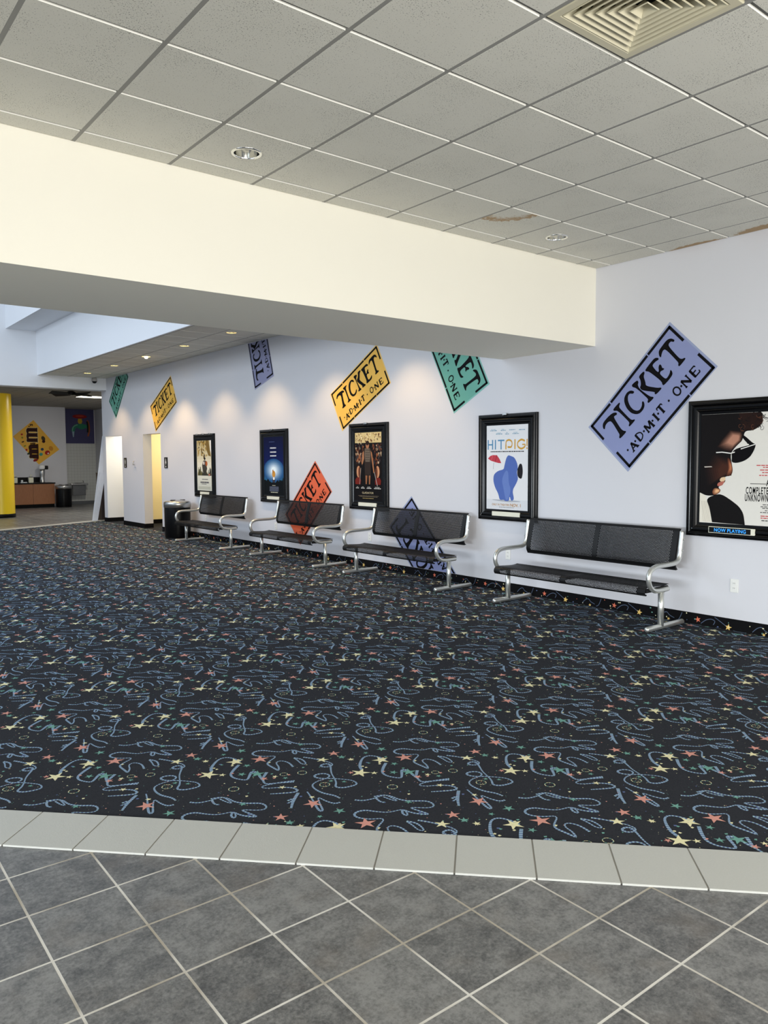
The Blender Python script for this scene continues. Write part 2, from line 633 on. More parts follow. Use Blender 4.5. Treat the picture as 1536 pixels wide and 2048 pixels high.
def ceiling(name, x0, x1, y0, y1, z, ox, oy, holes=(), skip=(), mats=None):
    """lay-in tiles hanging 9 mm below their grid, one mesh"""
    bm = bmesh.new()
    def ring(pts):
        return [bm.verts.new(p) for p in pts]
    i0, i1 = math.floor((x0 - ox) / G + 1e-6), math.ceil((x1 - ox) / G - 1e-6)
    j0, j1 = math.floor((y0 - oy) / G + 1e-6), math.ceil((y1 - oy) / G - 1e-6)
    for i in range(i0, i1):
        for j in range(j0, j1):
            if (i, j) in skip:
                continue
            xa, xb = max(x0, ox + i * G), min(x1, ox + (i + 1) * G)
            ya, yb = max(y0, oy + j * G), min(y1, oy + (j + 1) * G)
            if xb - xa < 0.03 or yb - ya < 0.03:
                continue
            e, e2 = 0.0125, 0.0085
            lo = [(xa + e, ya + e), (xb - e, ya + e), (xb - e, yb - e), (xa + e, yb - e)]
            hi = [(xa + e2, ya + e2), (xb - e2, ya + e2), (xb - e2, yb - e2), (xa + e2, yb - e2)]
            L = ring([(p[0], p[1], z) for p in lo])  # along y the tees sit almost flush, along x they are recessed
            U = ring([(p[0], p[1], z + 0.0105) for p in hi])
            hole = [h for h in holes if xa < h[0] < xb and ya < h[1] < yb]
            if not hole:
                bm.faces.new((L[3], L[2], L[1], L[0]))
            else:
                hx, hy, hr = hole[0]
                n = 32
                cv = ring([(hx + hr * math.cos(2 * PI * k / n - 3 * PI / 4), hy + hr * math.sin(2 * PI * k / n - 3 * PI / 4), z) for k in range(n)])
                for c_ in range(4):
                    q = n // 4
                    for k in range(q):
                        f = bm.faces.new((L[c_], cv[(c_ * q + k) % n], cv[(c_ * q + k + 1) % n])) if k < q // 2 else bm.faces.new((L[(c_ + 1) % 4], cv[(c_ * q + k) % n], cv[(c_ * q + k + 1) % n]))
                    bm.faces.new((L[c_], cv[c_ * q + q // 2], L[(c_ + 1) % 4]))
            for k in range(4):
                f = bm.faces.new((U[k], U[(k + 1) % 4], L[(k + 1) % 4], L[k]))
                f.material_index = 1 if k in (0, 2) else 0
    zz = z + 0.0100
    for i in range(i0, i1 + 1):
        x = ox + i * G
        if x0 - 0.02 < x < x1 + 0.02:
            box(bm, x - 0.0127, x + 0.0127, y0, y1, z + 0.0015, z + 0.03, mi=3)
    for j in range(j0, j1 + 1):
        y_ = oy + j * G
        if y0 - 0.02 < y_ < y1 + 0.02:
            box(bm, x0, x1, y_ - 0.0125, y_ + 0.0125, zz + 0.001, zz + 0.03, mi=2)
    bmesh.ops.recalc_face_normals(bm, faces=[])
    return struct(name, bm, mats or [M_CEIL, M_TEDGE_LIT, M_GRID, M_TEE])


HALL_LAMPS = [(2.455, 4.467), (5.506, 4.467)]
REAR_LAMPS = [(5.945, y_) for y_ in (7.8, 9.61, 11.42, 13.23, 15.03, 16.84, 18.64)]
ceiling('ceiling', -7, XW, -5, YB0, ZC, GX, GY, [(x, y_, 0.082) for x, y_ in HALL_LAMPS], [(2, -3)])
struct('ceiling_deck', BX(-7, XW, -5, YB0, 3.72, 3.8), M_DARK)
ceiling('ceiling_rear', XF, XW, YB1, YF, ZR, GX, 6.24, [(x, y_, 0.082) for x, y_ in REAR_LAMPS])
struct('ceiling_rear_deck', BX(XF + 0.02, XW, YB1, YF, 3.85, 3.9), M_DARK)

# white fascias that step up into the skylit space
bm = bmesh.new()
box(bm, XF - 0.02, XF + 0.02, YB1, YF, ZR - 0.012, 4.66)
box(bm, 4.46, XF + 0.02, YB1, YF, 4.64, 4.70)
box(bm, 4.44, 4.48, YB1, YF, 4.64, 7.0)
struct('wall_fascia', bm, M_WHITE)
bm = bmesh.new()
box(bm, -7, XW, YF, YE, 3.33, 7.0)
struct('wall_bulkhead', bm, M_WHITE)
struct('wall_left', BX(-7.2, -7.0, YB1, 29, 3.4, 4.1), M_WHITE)

# far lobby
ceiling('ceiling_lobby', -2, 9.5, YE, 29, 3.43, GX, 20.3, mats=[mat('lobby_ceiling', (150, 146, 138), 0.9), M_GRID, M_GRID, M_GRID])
struct('wall_back', BX(-2, 8.15, 28.1, 28.3, 0, 3.44), M_WALL)
bm = bmesh.new()
box(bm, 8.15, 9.6, 28.9, 29.0, 2.19, 3.44)
box(bm, 9.42, 9.6, YE, 29.0, 0, 3.44)
box(bm, 8.05, 8.15, 28.3, 29.0, 0, 3.44)
struct('wall_alcove', bm, M_WALL)


def tile_wall_material():
    m = mat('glazed_wall_tile', (206, 208, 204), 0.18)
    g = N(m)
    b = m.node_tree.nodes['Principled BSDF']
    pos = g.node('ShaderNodeNewGeometry').outputs['Position']
    sp = g.node('ShaderNodeSeparateXYZ')
    g.nt.links.new(pos, sp.inputs[0])
    d = [g.m('ABSOLUTE', g.m('SUBTRACT', g.m('FRACT', g.m('DIVIDE', sp.outputs[k], 0.108)), 0.5)) for k in (0, 2)]
    gr = g.ramp(g.m('MAXIMUM', d[0], d[1]), 0.465, 0.49)
    g.nt.links.new(g.mix(gr, lin((212, 214, 210)), lin((176, 176, 170))), b.inputs['Base Color'])
    return m


struct('wall_alcove_tile', BX(8.15, 9.42, 28.88, 28.99, 0, 2.19), tile_wall_material())
struct('baseboard_alcove', BX(8.15, 9.42, 28.862, 28.88, 0, 0.11), mat('grey_cove_base', (104, 108, 112), 0.5))

# ------------------------------------------------------------------ floor border and patterned carpet
BN = Vector((0.6655, 3.3397))                      # front edge of the near border
BD = Vector((0.69746, -0.71662)).normalized()
BP = Vector((-BD.y, BD.x))
BW = 0.296


def strip(name, origin, d, n, width, k0, k1, pitch, label):
    bm = bmesh.new()
    for k in range(k0, k1):
        a0, a1 = k * pitch + 0.0035, (k + 1) * pitch - 0.0035
        r = bmesh.ops.create_cube(bm, size=1)
        for v in r['verts']:
            q = origin + d * (a0 if v.co.x < 0 else a1) + n * (0.0012 if v.co.y < 0 else width - 0.002)
            v.co = Vector((q.x, q.y, 0.0001 if v.co.z < 0 else 0.0075))
    bm2 = bm
    q = [origin + d * (k0 * pitch) , origin + d * (k1 * pitch), origin + d * (k1 * pitch) + n * width, origin + d * (k0 * pitch) + n * width]
    f = bm2.faces.new([bm2.verts.new((p.x, p.y, 0.0054)) for p in q])
    f.material_index = 1
    f.normal_update()
    if f.normal.z < 0:
        f.normal_flip()
    return struct(name, bm2, [M_BEIGE, M_BGROUT])


strip('floor_border', BN, BD, BP, BW, -24, 29, 0.3047, 'border')
FN = Vector((3.99, 18.90))
FD = (Vector((6.66, 20.24)) - FN).normalized()
FP = Vector((-FD.y, FD.x))
strip('floor_border_far', FN, FD, FP, 0.30, -24, 11, 0.3047, 'far border')

# carpet slab: between the two borders and the right wall
def lx(o, d, x):
    t = (x - o.x) / d.x
    return o + d * t


e0 = BN + BP * BW
c1, c2 = lx(e0, BD, -6.9), lx(e0, BD, XW)
c3, c4 = lx(FN, FD, XW), lx(FN, FD, -6.9)
c4 = Vector((-6.9, max(c4.y, c1.y + 0.05)))
bm = bmesh.new()
outline = [c1, c2, c3, c4]
bot = [bm.verts.new((p.x, p.y, 0.0005)) for p in outline]
top = [bm.verts.new((p.x, p.y, 0.004)) for p in outline]
bm.faces.new(top)
for k in range(4):
    bm.faces.new((bot[k], bot[(k + 1) % 4], top[(k + 1) % 4], top[k]))
# carpet inside the two passages
for (ya, yb, xb) in ((D2[0], D2[1], XW + TW), (D1[0], D1[1], 9.4), (16.2, 18.46, 9.4)):
    xa = XW if xb > XW + TW + .01 and ya != 16.2 else (XW if ya != 16.2 else XW + TW)
    bm.faces.new([bm.verts.new(p) for p in ((xa, ya, .004), (xb, ya, .004), (xb, yb, .004), (xa, yb, .004))])
carpet = struct('floor_carpet', bm, M_CARPET)

CURVES = {
'A1' : [(-0.202, -0.229), (-0.179, -0.257), (-0.136, -0.271), (-0.072, -0.274), (-0.049, -0.3), (-0.042, -0.352), (-0.012, -0.398), (0.043, -0.444), (0.049, -0.483), (0.032, -0.507), (0.001, -0.499), (-0.055, -0.45), (-0.046, -0.499), (-0.036, -0.549), (-0.072, -0.511), (-0.089, -0.473), (-0.096, -0.441), (-0.162, -0.422), (-0.203, -0.377), (-0.229, -0.342), (-0.271, -0.332), (-0.297, -0.353), (-0.291, -0.389), (-0.26, -0.426), (-0.217, -0.453), (-0.229, -0.472), (-0.27, -0.493), (-0.302, -0.52), (-0.304, -0.563), (-0.302, -0.601), (-0.301, -0.63), (-0.274, -0.587), (-0.266, -0.55), (-0.248, -0.527), (-0.227, -0.528), (-0.211, -0.556), (-0.209, -0.589), (-0.219, -0.635)] ,
'A2' : [(-0.113, -0.258), (-0.063, -0.276), (-0.057, -0.317), (-0.058, -0.361), (-0.071, -0.336), (-0.081, -0.285)] ,
'A3' : [(-0.115, -0.275), (-0.123, -0.308), (-0.122, -0.327), (-0.11, -0.339)] ,
'A4' : [(-0.098, -0.445), (-0.121, -0.471), (-0.119, -0.502), (-0.097, -0.474), (-0.094, -0.443)] ,
'A5' : [(-0.75, -0.082), (-0.73, -0.118), (-0.734, -0.161), (-0.748, -0.194), (-0.763, -0.175), (-0.754, -0.129), (-0.751, -0.086)] ,
'B1' : [(-0.11, 0.35), (-0.085, 0.311), (-0.066, 0.268), (-0.046, 0.218), (-0.045, 0.173), (-0.075, 0.16), (-0.104, 0.179), (-0.106, 0.2), (-0.082, 0.209), (-0.058, 0.195), (-0.065, 0.167), (-0.113, 0.088), (-0.141, 0.019), (-0.162, -0.024), (-0.19, -0.059), (-0.166, -0.089), (-0.117, -0.1), (-0.089, -0.094), (-0.086, -0.046), (-0.137, 0.021), (-0.194, 0.072), (-0.203, 0.11), (-0.18, 0.122), (-0.143, 0.106), (-0.134, 0.074), (-0.157, 0.052), (-0.221, 0.05), (-0.264, 0.03), (-0.279, -0.015), (-0.275, -0.075), (-0.248, -0.134), (-0.245, -0.172)] ,
'B2' : [(-0.269, -0.207), (-0.295, -0.203), (-0.312, -0.154), (-0.318, -0.104), (-0.348, -0.16), (-0.375, -0.226), (-0.389, -0.228), (-0.382, -0.192), (-0.361, -0.131), (-0.339, -0.069), (-0.324, -0.017)] ,
'C' : [(0.029, 0.025), (0.046, 0.065), (0.092, 0.117), (0.136, 0.149), (0.174, 0.146), (0.197, 0.099), (0.198, 0.048)] ,
'D' : [(0.175, 0.015), (0.128, -0.023), (0.085, -0.07), (0.08, -0.115), (0.095, -0.148), (0.117, -0.176), (0.147, -0.146), (0.186, -0.103), (0.201, -0.137), (0.185, -0.186), (0.177, -0.231), (0.164, -0.27), (0.197, -0.292), (0.284, -0.339)] ,
'D2' : [(0.239, -0.157), (0.215, -0.18), (0.192, -0.203)] ,
'E' : [(-0.304, 0.125), (-0.382, 0.155), (-0.454, 0.169), (-0.469, 0.158), (-0.446, 0.13), (-0.389, 0.097), (-0.35, 0.052), (-0.357, 0.014), (-0.403, 0.029), (-0.471, 0.07)] ,
'F' : [(-0.364, -0.003), (-0.406, -0.041), (-0.444, -0.081), (-0.473, -0.118)] ,
'F2' : [(-0.446, -0.044), (-0.413, -0.039), (-0.428, -0.059), (-0.462, -0.066)] ,
}
STARS = [('y', 0.0, 0.0, 0.052), ('y', 0.18, 0.063, 0.048), ('p', 0.297, 0.013, 0.05), ('y', -0.053, 0.258, 0.036), ('p', 0.042, 0.292, 0.036), ('p', -0.372, -0.14, 0.046), ('g', -0.32, -0.276, 0.03), ('g', 0.192, -0.145, 0.042), ('y', -0.39, 0.098, 0.02), ('p', 0.19, -0.217, 0.022), ('g', -0.551, -0.23, 0.024), ('g', -0.169, 0.011, 0.015), ('g', -0.124, -0.035, 0.014), ('g', -0.394, -0.475, 0.022), ('y', -0.545, -0.502, 0.02), ('g', -0.466, -0.556, 0.024), ('y', -0.338, -0.082, 0.016), ('g', -0.622, 0.055, 0.02), ('y', -0.353, 0.228, 0.017), ('g', -0.322, 0.181, 0.016), ('p', -0.632, -0.425, 0.018), ('g', -0.419, -0.266, 0.016), ('y', -0.532, -0.287, 0.02), ('g', 0.046, 0.218, 0.016), ('y', 0.066, 0.165, 0.016)]
RINGS = [(-0.216, -0.005, 0.026), (0.019, -0.23, 0.026), (-0.224, 0.183, 0.024), (-0.305, 0.224, 0.02)]


def in_carpet(p):
    q = p - e0
    if q.dot(BP) < -0.07:
        return False
    if (p - FN).dot(FP) > 0.05:
        return False
    return -6.9 < p.x < XW - 0.01 and p.y > -2.6


def build_cell():
    """one repeat of the woven pattern: ropes, stars, rings and flecks (u, v, material, polygon)"""
    polys = []
    for key, pts in CURVES.items():
        thick = 0.0145 if key in ('C', 'F', 'D', 'D2') else 0.0105
        P = catmull([Vector(p) for p in pts], 0.0075)
        n = len(P)
        for _ in range(5):
            P = [P[0]] + [(P[k - 1] + P[k] * 2 + P[k + 1]) / 4 for k in range(1, n - 1)] + [P[-1]]
        Ls, Rs = [], []
        for i in range(n):
            t = (P[min(i + 1, n - 1)] - P[max(i - 1, 0)])
            t = t.normalized() if t.length > 1e-9 else Vector((1, 0))
            nn = Vector((-t.y, t.x)) * thick * 0.5 * (0.88 + 0.22 * math.sin(i * 0.14 + len(key)))
            Ls.append(P[i] + nn)
            Rs.append(P[i] - nn)
        for i in range(n - 1):
            m = 1 if i % 2 == 0 else 2
            polys.append((m, [Rs[i], Rs[i + 1], Ls[i + 1], Ls[i]]))
    rnd = random.Random(11)
    for c, u, v, r in STARS:
        polys.append(({'y': 3, 'p': 4, 'g': 5}[c], [Vector(q) for q in star_pts(u, v, r * 1.0, rnd.uniform(0, 6.28), 0.36)]))
    for u, v, r in RINGS:
        for k in range(12):
            a0, a1 = k * PI / 6, k * PI / 6 + 0.42
            polys.append((3 if k % 3 else 5, [Vector((u + q * math.cos(b), v + q * math.sin(b))) for q, b in ((r, a0), (r, a1), (r * .84, a1), (r * .84, a0))]))
    for _ in range(170):
        u, v = rnd.uniform(0, 0.597), rnd.uniform(0, 0.912)
        r = rnd.choice((0.0014, 0.0018, 0.002, 0.002, 0.0025, 0.003, 0.0042, 0.0075))
        k = rnd.choice((3, 3, 3, 4, 5, 5, 2))
        a0 = rnd.uniform(0, 6.28)
        polys.append((k, [Vector((u + r * math.cos(a0 + b) * 1.2, v + r * math.sin(a0 + b))) for b in (0, 1.3, 2.6, 4.2)]))
    return polys


cell = build_cell()
LAT0 = Vector((3.4204, 2.0903))
LA, LB = Vector((0.597, -0.456)), Vector((0.0, 0.912))
V, F, MI = [], [], []
for i in range(-18, 9):
    for j in range(-14, 30):
        o = LAT0 + LA * i + LB * j
        if not (-6.5 < o.x < 7.6 and -3.4 < o.y < 21.2):
            continue
        # skip repeats that lie outside the photographed side of the hall
        f_ = o.x * Rf[0] + o.y * Rf[1]
        s_ = o.x * Rr[0] + o.y * Rr[1]
        if f_ < 0.5 or abs(s_) > f_ * 0.52 + 1.8:
            continue
        for ci, (m, pl) in enumerate(cell):
            cp = o + pl[0]
            if not in_carpet(cp):
                continue
            b = len(V)
            zz = 0.0044 + 0.0008 * ci / len(cell)     # each motif a hair above the last, none coplanar
            V.extend((min(o.x + q.x, XW - 0.005), o.y + q.y, zz) for q in pl)
            if len(pl) == 4:
                F.append((b, b + 1, b + 2, b + 3))
                MI.append(m - 1)
            else:
                for k in range(0, 10, 2):
                    F.append((b + k, b + k + 1, b + (k - 1) % 10))
                    MI.append(m - 1)
                F.append((b + 1, b + 3, b + 5, b + 7, b + 9))
                MI.append(m - 1)
pyobj('woven_pattern', V, F, MI, [M_ROPE, M_ROPE2, M_SY, M_SP, M_SG], carpet)

# ------------------------------------------------------------------ benches
def perforated(bm, prof, y0, y1, solid, thick=0.0025, pu=0.0152, pv=0.0136, r=0.0045):
    """sheet swept along y over a profile [(x,z)..]; solid = list of (ya,yb,sa,sb) kept unpunched"""
    P = [Vector((p[0], p[1])) for p in prof]
    P = catmull(P, 0.006)
    S_ = [0.0]
    for a, b in zip(P, P[1:]):
        S_.append(S_[-1] + (b - a).length)
    Ltot = S_[-1]
    def at(s):
        s = max(0, min(Ltot, s))
        for i in range(len(P) - 1):
            if s <= S_[i + 1] + 1e-9:
                t = (s - S_[i]) / max(1e-9, S_[i + 1] - S_[i])
                q = P[i].lerp(P[i + 1], t)
                d = (P[i + 1] - P[i]).normalized()
                return q, Vector((-d.y, d.x))
        return P[-1], Vector((0, 1))
    def pt(y, s, k):
        q, n = at(s)
        q = q + n * (thick * k)
        return bm.verts.new((q.x, y, q.y))
    def sheet(ya, yb, sa, sb):
        n = max(1, int((sb - sa) / 0.02))
        for i in range(n):
            a, b = sa + (sb - sa) * i / n, sa + (sb - sa) * (i + 1) / n
            fr = [pt(ya, a, 0), pt(yb, a, 0), pt(yb, b, 0), pt(ya, b, 0)]
            bk = [pt(ya, a, 1), pt(yb, a, 1), pt(yb, b, 1), pt(ya, b, 1)]
            bm.faces.new(fr)
            bm.faces.new(bk[::-1])
            for k in range(4):
                bm.faces.new((fr[k], bk[k], bk[(k + 1) % 4], fr[(k + 1) % 4]))
    for q in solid:
        sheet(q[0], q[1], q[2] * Ltot if q[2] <= 1 else Ltot, q[3] * Ltot)
    return Ltot, pt


def punch(bm, pt, ya, yb, sa, sb, pu=0.0152, pv=0.0136, r=0.0050):
    rows = max(1, round((sb - sa) / pv))
    pv = (sb - sa) / rows
    cols = max(1, int((yb - ya) / pu) - 1)
    pu = (yb - ya) / (cols + 0.5)
    K = 8
    for j in range(rows):
        s0 = sa + j * pv
        off = ya + (pu / 2 if j % 2 else 0)
        # half-width filler
        fa, fb = (ya, ya + pu / 2) if j % 2 else (yb - pu / 2, yb)
        for k in (0, 1):
            vs = [pt(fa, s0, k), pt(fb, s0, k), pt(fb, s0 + pv, k), pt(fa, s0 + pv, k)]
            bm.faces.new(vs if k == 0 else vs[::-1])
        for i in range(cols):
            a, b = off + i * pu, off + (i + 1) * pu
            cy, cs = (a + b) / 2, s0 + pv / 2
            sq = [(b, cs), (b, s0 + pv), (cy, s0 + pv), (a, s0 + pv), (a, cs), (a, s0), (cy, s0), (b, s0)]
            ci = [(cy + r * math.cos(q * PI / 4), cs + r * math.sin(q * PI / 4)) for q in range(K)]
            O0 = [pt(*q, 0) for q in sq]
            I0 = [pt(*q, 0) for q in ci]
            I1 = [pt(*q, 1) for q in ci]
            O1 = [pt(*q, 1) for q in sq]
            for q in range(K):
                n = (q + 1) % K
                bm.faces.new((O0[q], O0[n], I0[n], I0[q]))
                bm.faces.new((O1[n], O1[q], I1[q], I1[n]))
                bm.faces.new((I0[q], I0[n], I1[n], I1[q]))


BX0 = 6.30                     # bench origin in x
BH = 0.925                     # half spacing of the end frames


def make_bench(label, loc):
    t = thing('bench', label, 'bench', loc, 0.0, 'perforated steel benches along the wall')
    # backrest (local x: minus = front)
    prof = [(0.252, 0.515), (0.232, 0.53), (0.218, 0.56), (0.22, 0.60), (0.235, 0.68), (0.262, 0.79), (0.286, 0.872), (0.296, 0.892), (0.310, 0.894)]
    bm = bmesh.new()
    y0, y1 = -BH + 0.03, BH - 0.03
    Lt, pt = perforated(bm, prof, y0, y1, [])
    b0, b1 = 0.052, Lt - 0.034
    f = lambda v: v / Lt
    def solid(regs):
        perf_regs.extend(regs)
    perf_regs = []
    def sh(ya, yb, sa, sb):
        n = max(1, int((sb - sa) / 0.015))
        for i in range(n):
            a, b = sa + (sb - sa) * i / n, sa + (sb - sa) * (i + 1) / n
            fr = [pt(ya, a, 0), pt(yb, a, 0), pt(yb, b, 0), pt(ya, b, 0)]
            bk = [pt(ya, a, 1.0), pt(yb, a, 1.0), pt(yb, b, 1.0), pt(ya, b, 1.0)]
            bm.faces.new(fr)
            bm.faces.new(bk[::-1])
            if i == 0:
                bm.faces.new((fr[0], bk[0], bk[1], fr[1]))
            if i == n - 1:
                bm.faces.new((fr[3], fr[2], bk[2], bk[3]))
    sh(y0, y1, 0, b0)
    sh(y0, y1, b1, Lt)
    sh(y0, y0 + 0.055, b0, b1)
    sh(-0.024, 0.024, b0, b1)
    sh(y1 - 0.055, y1, b0, b1)
    punch(bm, pt, y0 + 0.055, -0.024, b0, b1)
    punch(bm, pt, 0.024, y1 - 0.055, b0, b1)
    # stiffening lip, rolled edges and end plates
    for (x, z) in ((0.298, 0.888), (0.246, 0.522)):
        tube(bm, [(x, y0, z), (x, y1, z)], 0.011, 10)
    bk_ = obj('backrest', bm, M_PERF, t)
    for yy in (y0 - 0.001, y1 - 0.011):
        bm = bmesh.new()
        pr = [(p[0], p[1]) for p in catmull([Vector(p) for p in prof], 0.02)]
        fr = [bm.verts.new((p[0], yy, p[1])) for p in pr] + [bm.verts.new((p[0] + 0.022, yy, p[1])) for p in reversed(pr)]
        n = len(pr)
        g1 = [bm.verts.new((v.co.x, yy + 0.012, v.co.z)) for v in fr]
        for k in range(n - 1):
            bm.faces.new((fr[k], fr[k + 1], fr[2 * n - 2 - k], fr[2 * n - 1 - k]))
            bm.faces.new((g1[k + 1], g1[k], g1[2 * n - 1 - k], g1[2 * n - 2 - k]))
        for k in range(2 * n):
            k2 = (k + 1) % (2 * n)
            bm.faces.new((fr[k2], fr[k], g1[k], g1[k2]))
        obj('end_plate', bm, M_PERF, t)
    bm = bmesh.new()
    pr = [(p[0], p[1]) for p in catmull([Vector(p) for p in prof], 0.02)][3:-2]
    n = len(pr)
    for ya in (-0.016, 0.016):
        vs = [bm.verts.new((p[0] + 0.006, ya, p[1])) for p in pr] + [bm.verts.new((p[0] + 0.026, ya, p[1])) for p in reversed(pr)]
        bm.faces.new(vs)
    bm.verts.ensure_lookup_table()
    for k in range(2 * n):
        k2 = (k + 1) % (2 * n)
        bm.faces.new((bm.verts[k], bm.verts[k2], bm.verts[2 * n + k2], bm.verts[2 * n + k]))
    obj('centre_rib', bm, M_PERF, t)
    # seat
    prof = [(-0.262, 0.330), (-0.276, 0.342), (-0.281, 0.362), (-0.272, 0.386), (-0.245, 0.400), (-0.20, 0.403), (-0.10, 0.398), (0.0, 0.394), (0.06, 0.398), (0.088, 0.404), (0.098, 0.398)]
    bm = bmesh.new()
    y0, y1 = -BH + 0.012, BH - 0.012
    Lt, pt = perforated(bm, prof, y0, y1, [])
    b0, b1 = 0.020, Lt - 0.03
    sh(y0, y1, 0, b0)
    sh(y0, y1, b1, Lt)
    sh(y0, y0 + 0.085, b0, b1)
    sh(-0.034, 0.034, b0, b1)
    sh(y1 - 0.085, y1, b0, b1)
    punch(bm, pt, y0 + 0.085, -0.034, b0, b1, 0.0152, 0.0136)
    punch(bm, pt, 0.034, y1 - 0.085, b0, b1, 0.0152, 0.0136)
    tube(bm, [(-0.265, y0, 0.336), (-0.265, y1, 0.336)], 0.008, 10)
    obj('seat', bm, M_PERF, t)
    for s in (-1, 1):
        ya, yb = sorted((s * (BH - 0.012), s * (BH - 0.035)))
        obj('seat_support', BX(-0.262, 0.096, ya, yb, 0.352, 0.390, 0.008), M_PERF, t)
    obj('seat_support', BX(-0.25, 0.085, -0.02, 0.02, 0.366, 0.389, 0.004), M_PERF, t)
    # end frames: one bent tube each side
    path = [(0.283, 0.868), (0.272, 0.80), (0.258, 0.72), (0.252, 0.665), (0.238, 0.622), (0.205, 0.597), (0.16, 0.588), (0.08, 0.585), (-0.06, 0.585), (-0.135, 0.582), (-0.195, 0.566), (-0.232, 0.535), (-0.248, 0.492), (-0.240, 0.440), (-0.212, 0.398), (-0.168, 0.372), (-0.11, 0.361), (-0.03, 0.361), (0.06, 0.364)]
    for s in (-1, 1):
        bm = bmesh.new()
        pp = catmull([Vector((p[0], s * BH, p[1])) for p in path], 0.014)
        tube(bm, pp, 0.0225, 16)
        fr_ = obj('arm_frame', bm, M_TUBE, t)
        for zz, xx in ((0.80, 0.272), (0.70, 0.255)):
            bm = bmesh.new()
            bmesh.ops.create_cone(bm, cap_ends=True, segments=12, radius1=0.009, radius2=0.007, depth=0.012, matrix=Matrix.Translation((xx, s * (BH + 0.025), zz)) @ Matrix.Rotation(s * -PI / 2, 4, 'X'))
            obj('bolt', bm, M_CHROME, fr_)
        bm = bmesh.new()
        tube(bm, [(-0.045, s * BH, 0.345), (-0.045, s * BH, 0.2), (-0.045, s * BH, 0.035)], 0.0275, 18, True, False)
        obj('post', bm, M_TUBE, t)
        bm = bmesh.new()
        tube(bm, [(-0.262, s * BH, 0.0285), (0.0, s * BH, 0.0285), (0.312, s * BH, 0.0285)], 0.0245, 18)
        obj('foot_bar', bm, M_TUBE, t)
    return t


BENCH_Y = [4.775, 7.565, 10.17, 13.10]
BL = ['black perforated steel bench under the blue sunglasses poster wall, nearest the camera at right',
      'black perforated bench standing in front of the low lavender ticket',
      'black perforated bench standing in front of the orange ticket',
      'black perforated bench standing beside the black trash can']
BL[0] = 'largest black perforated bench, between the blue figure poster and the sunglasses poster'
bench = make_bench(BL[0], (BX0, BENCH_Y[0], 0.004))
for k in range(1, 4):
    dup(bench, (BX0, BENCH_Y[k], 0.004), BL[k])

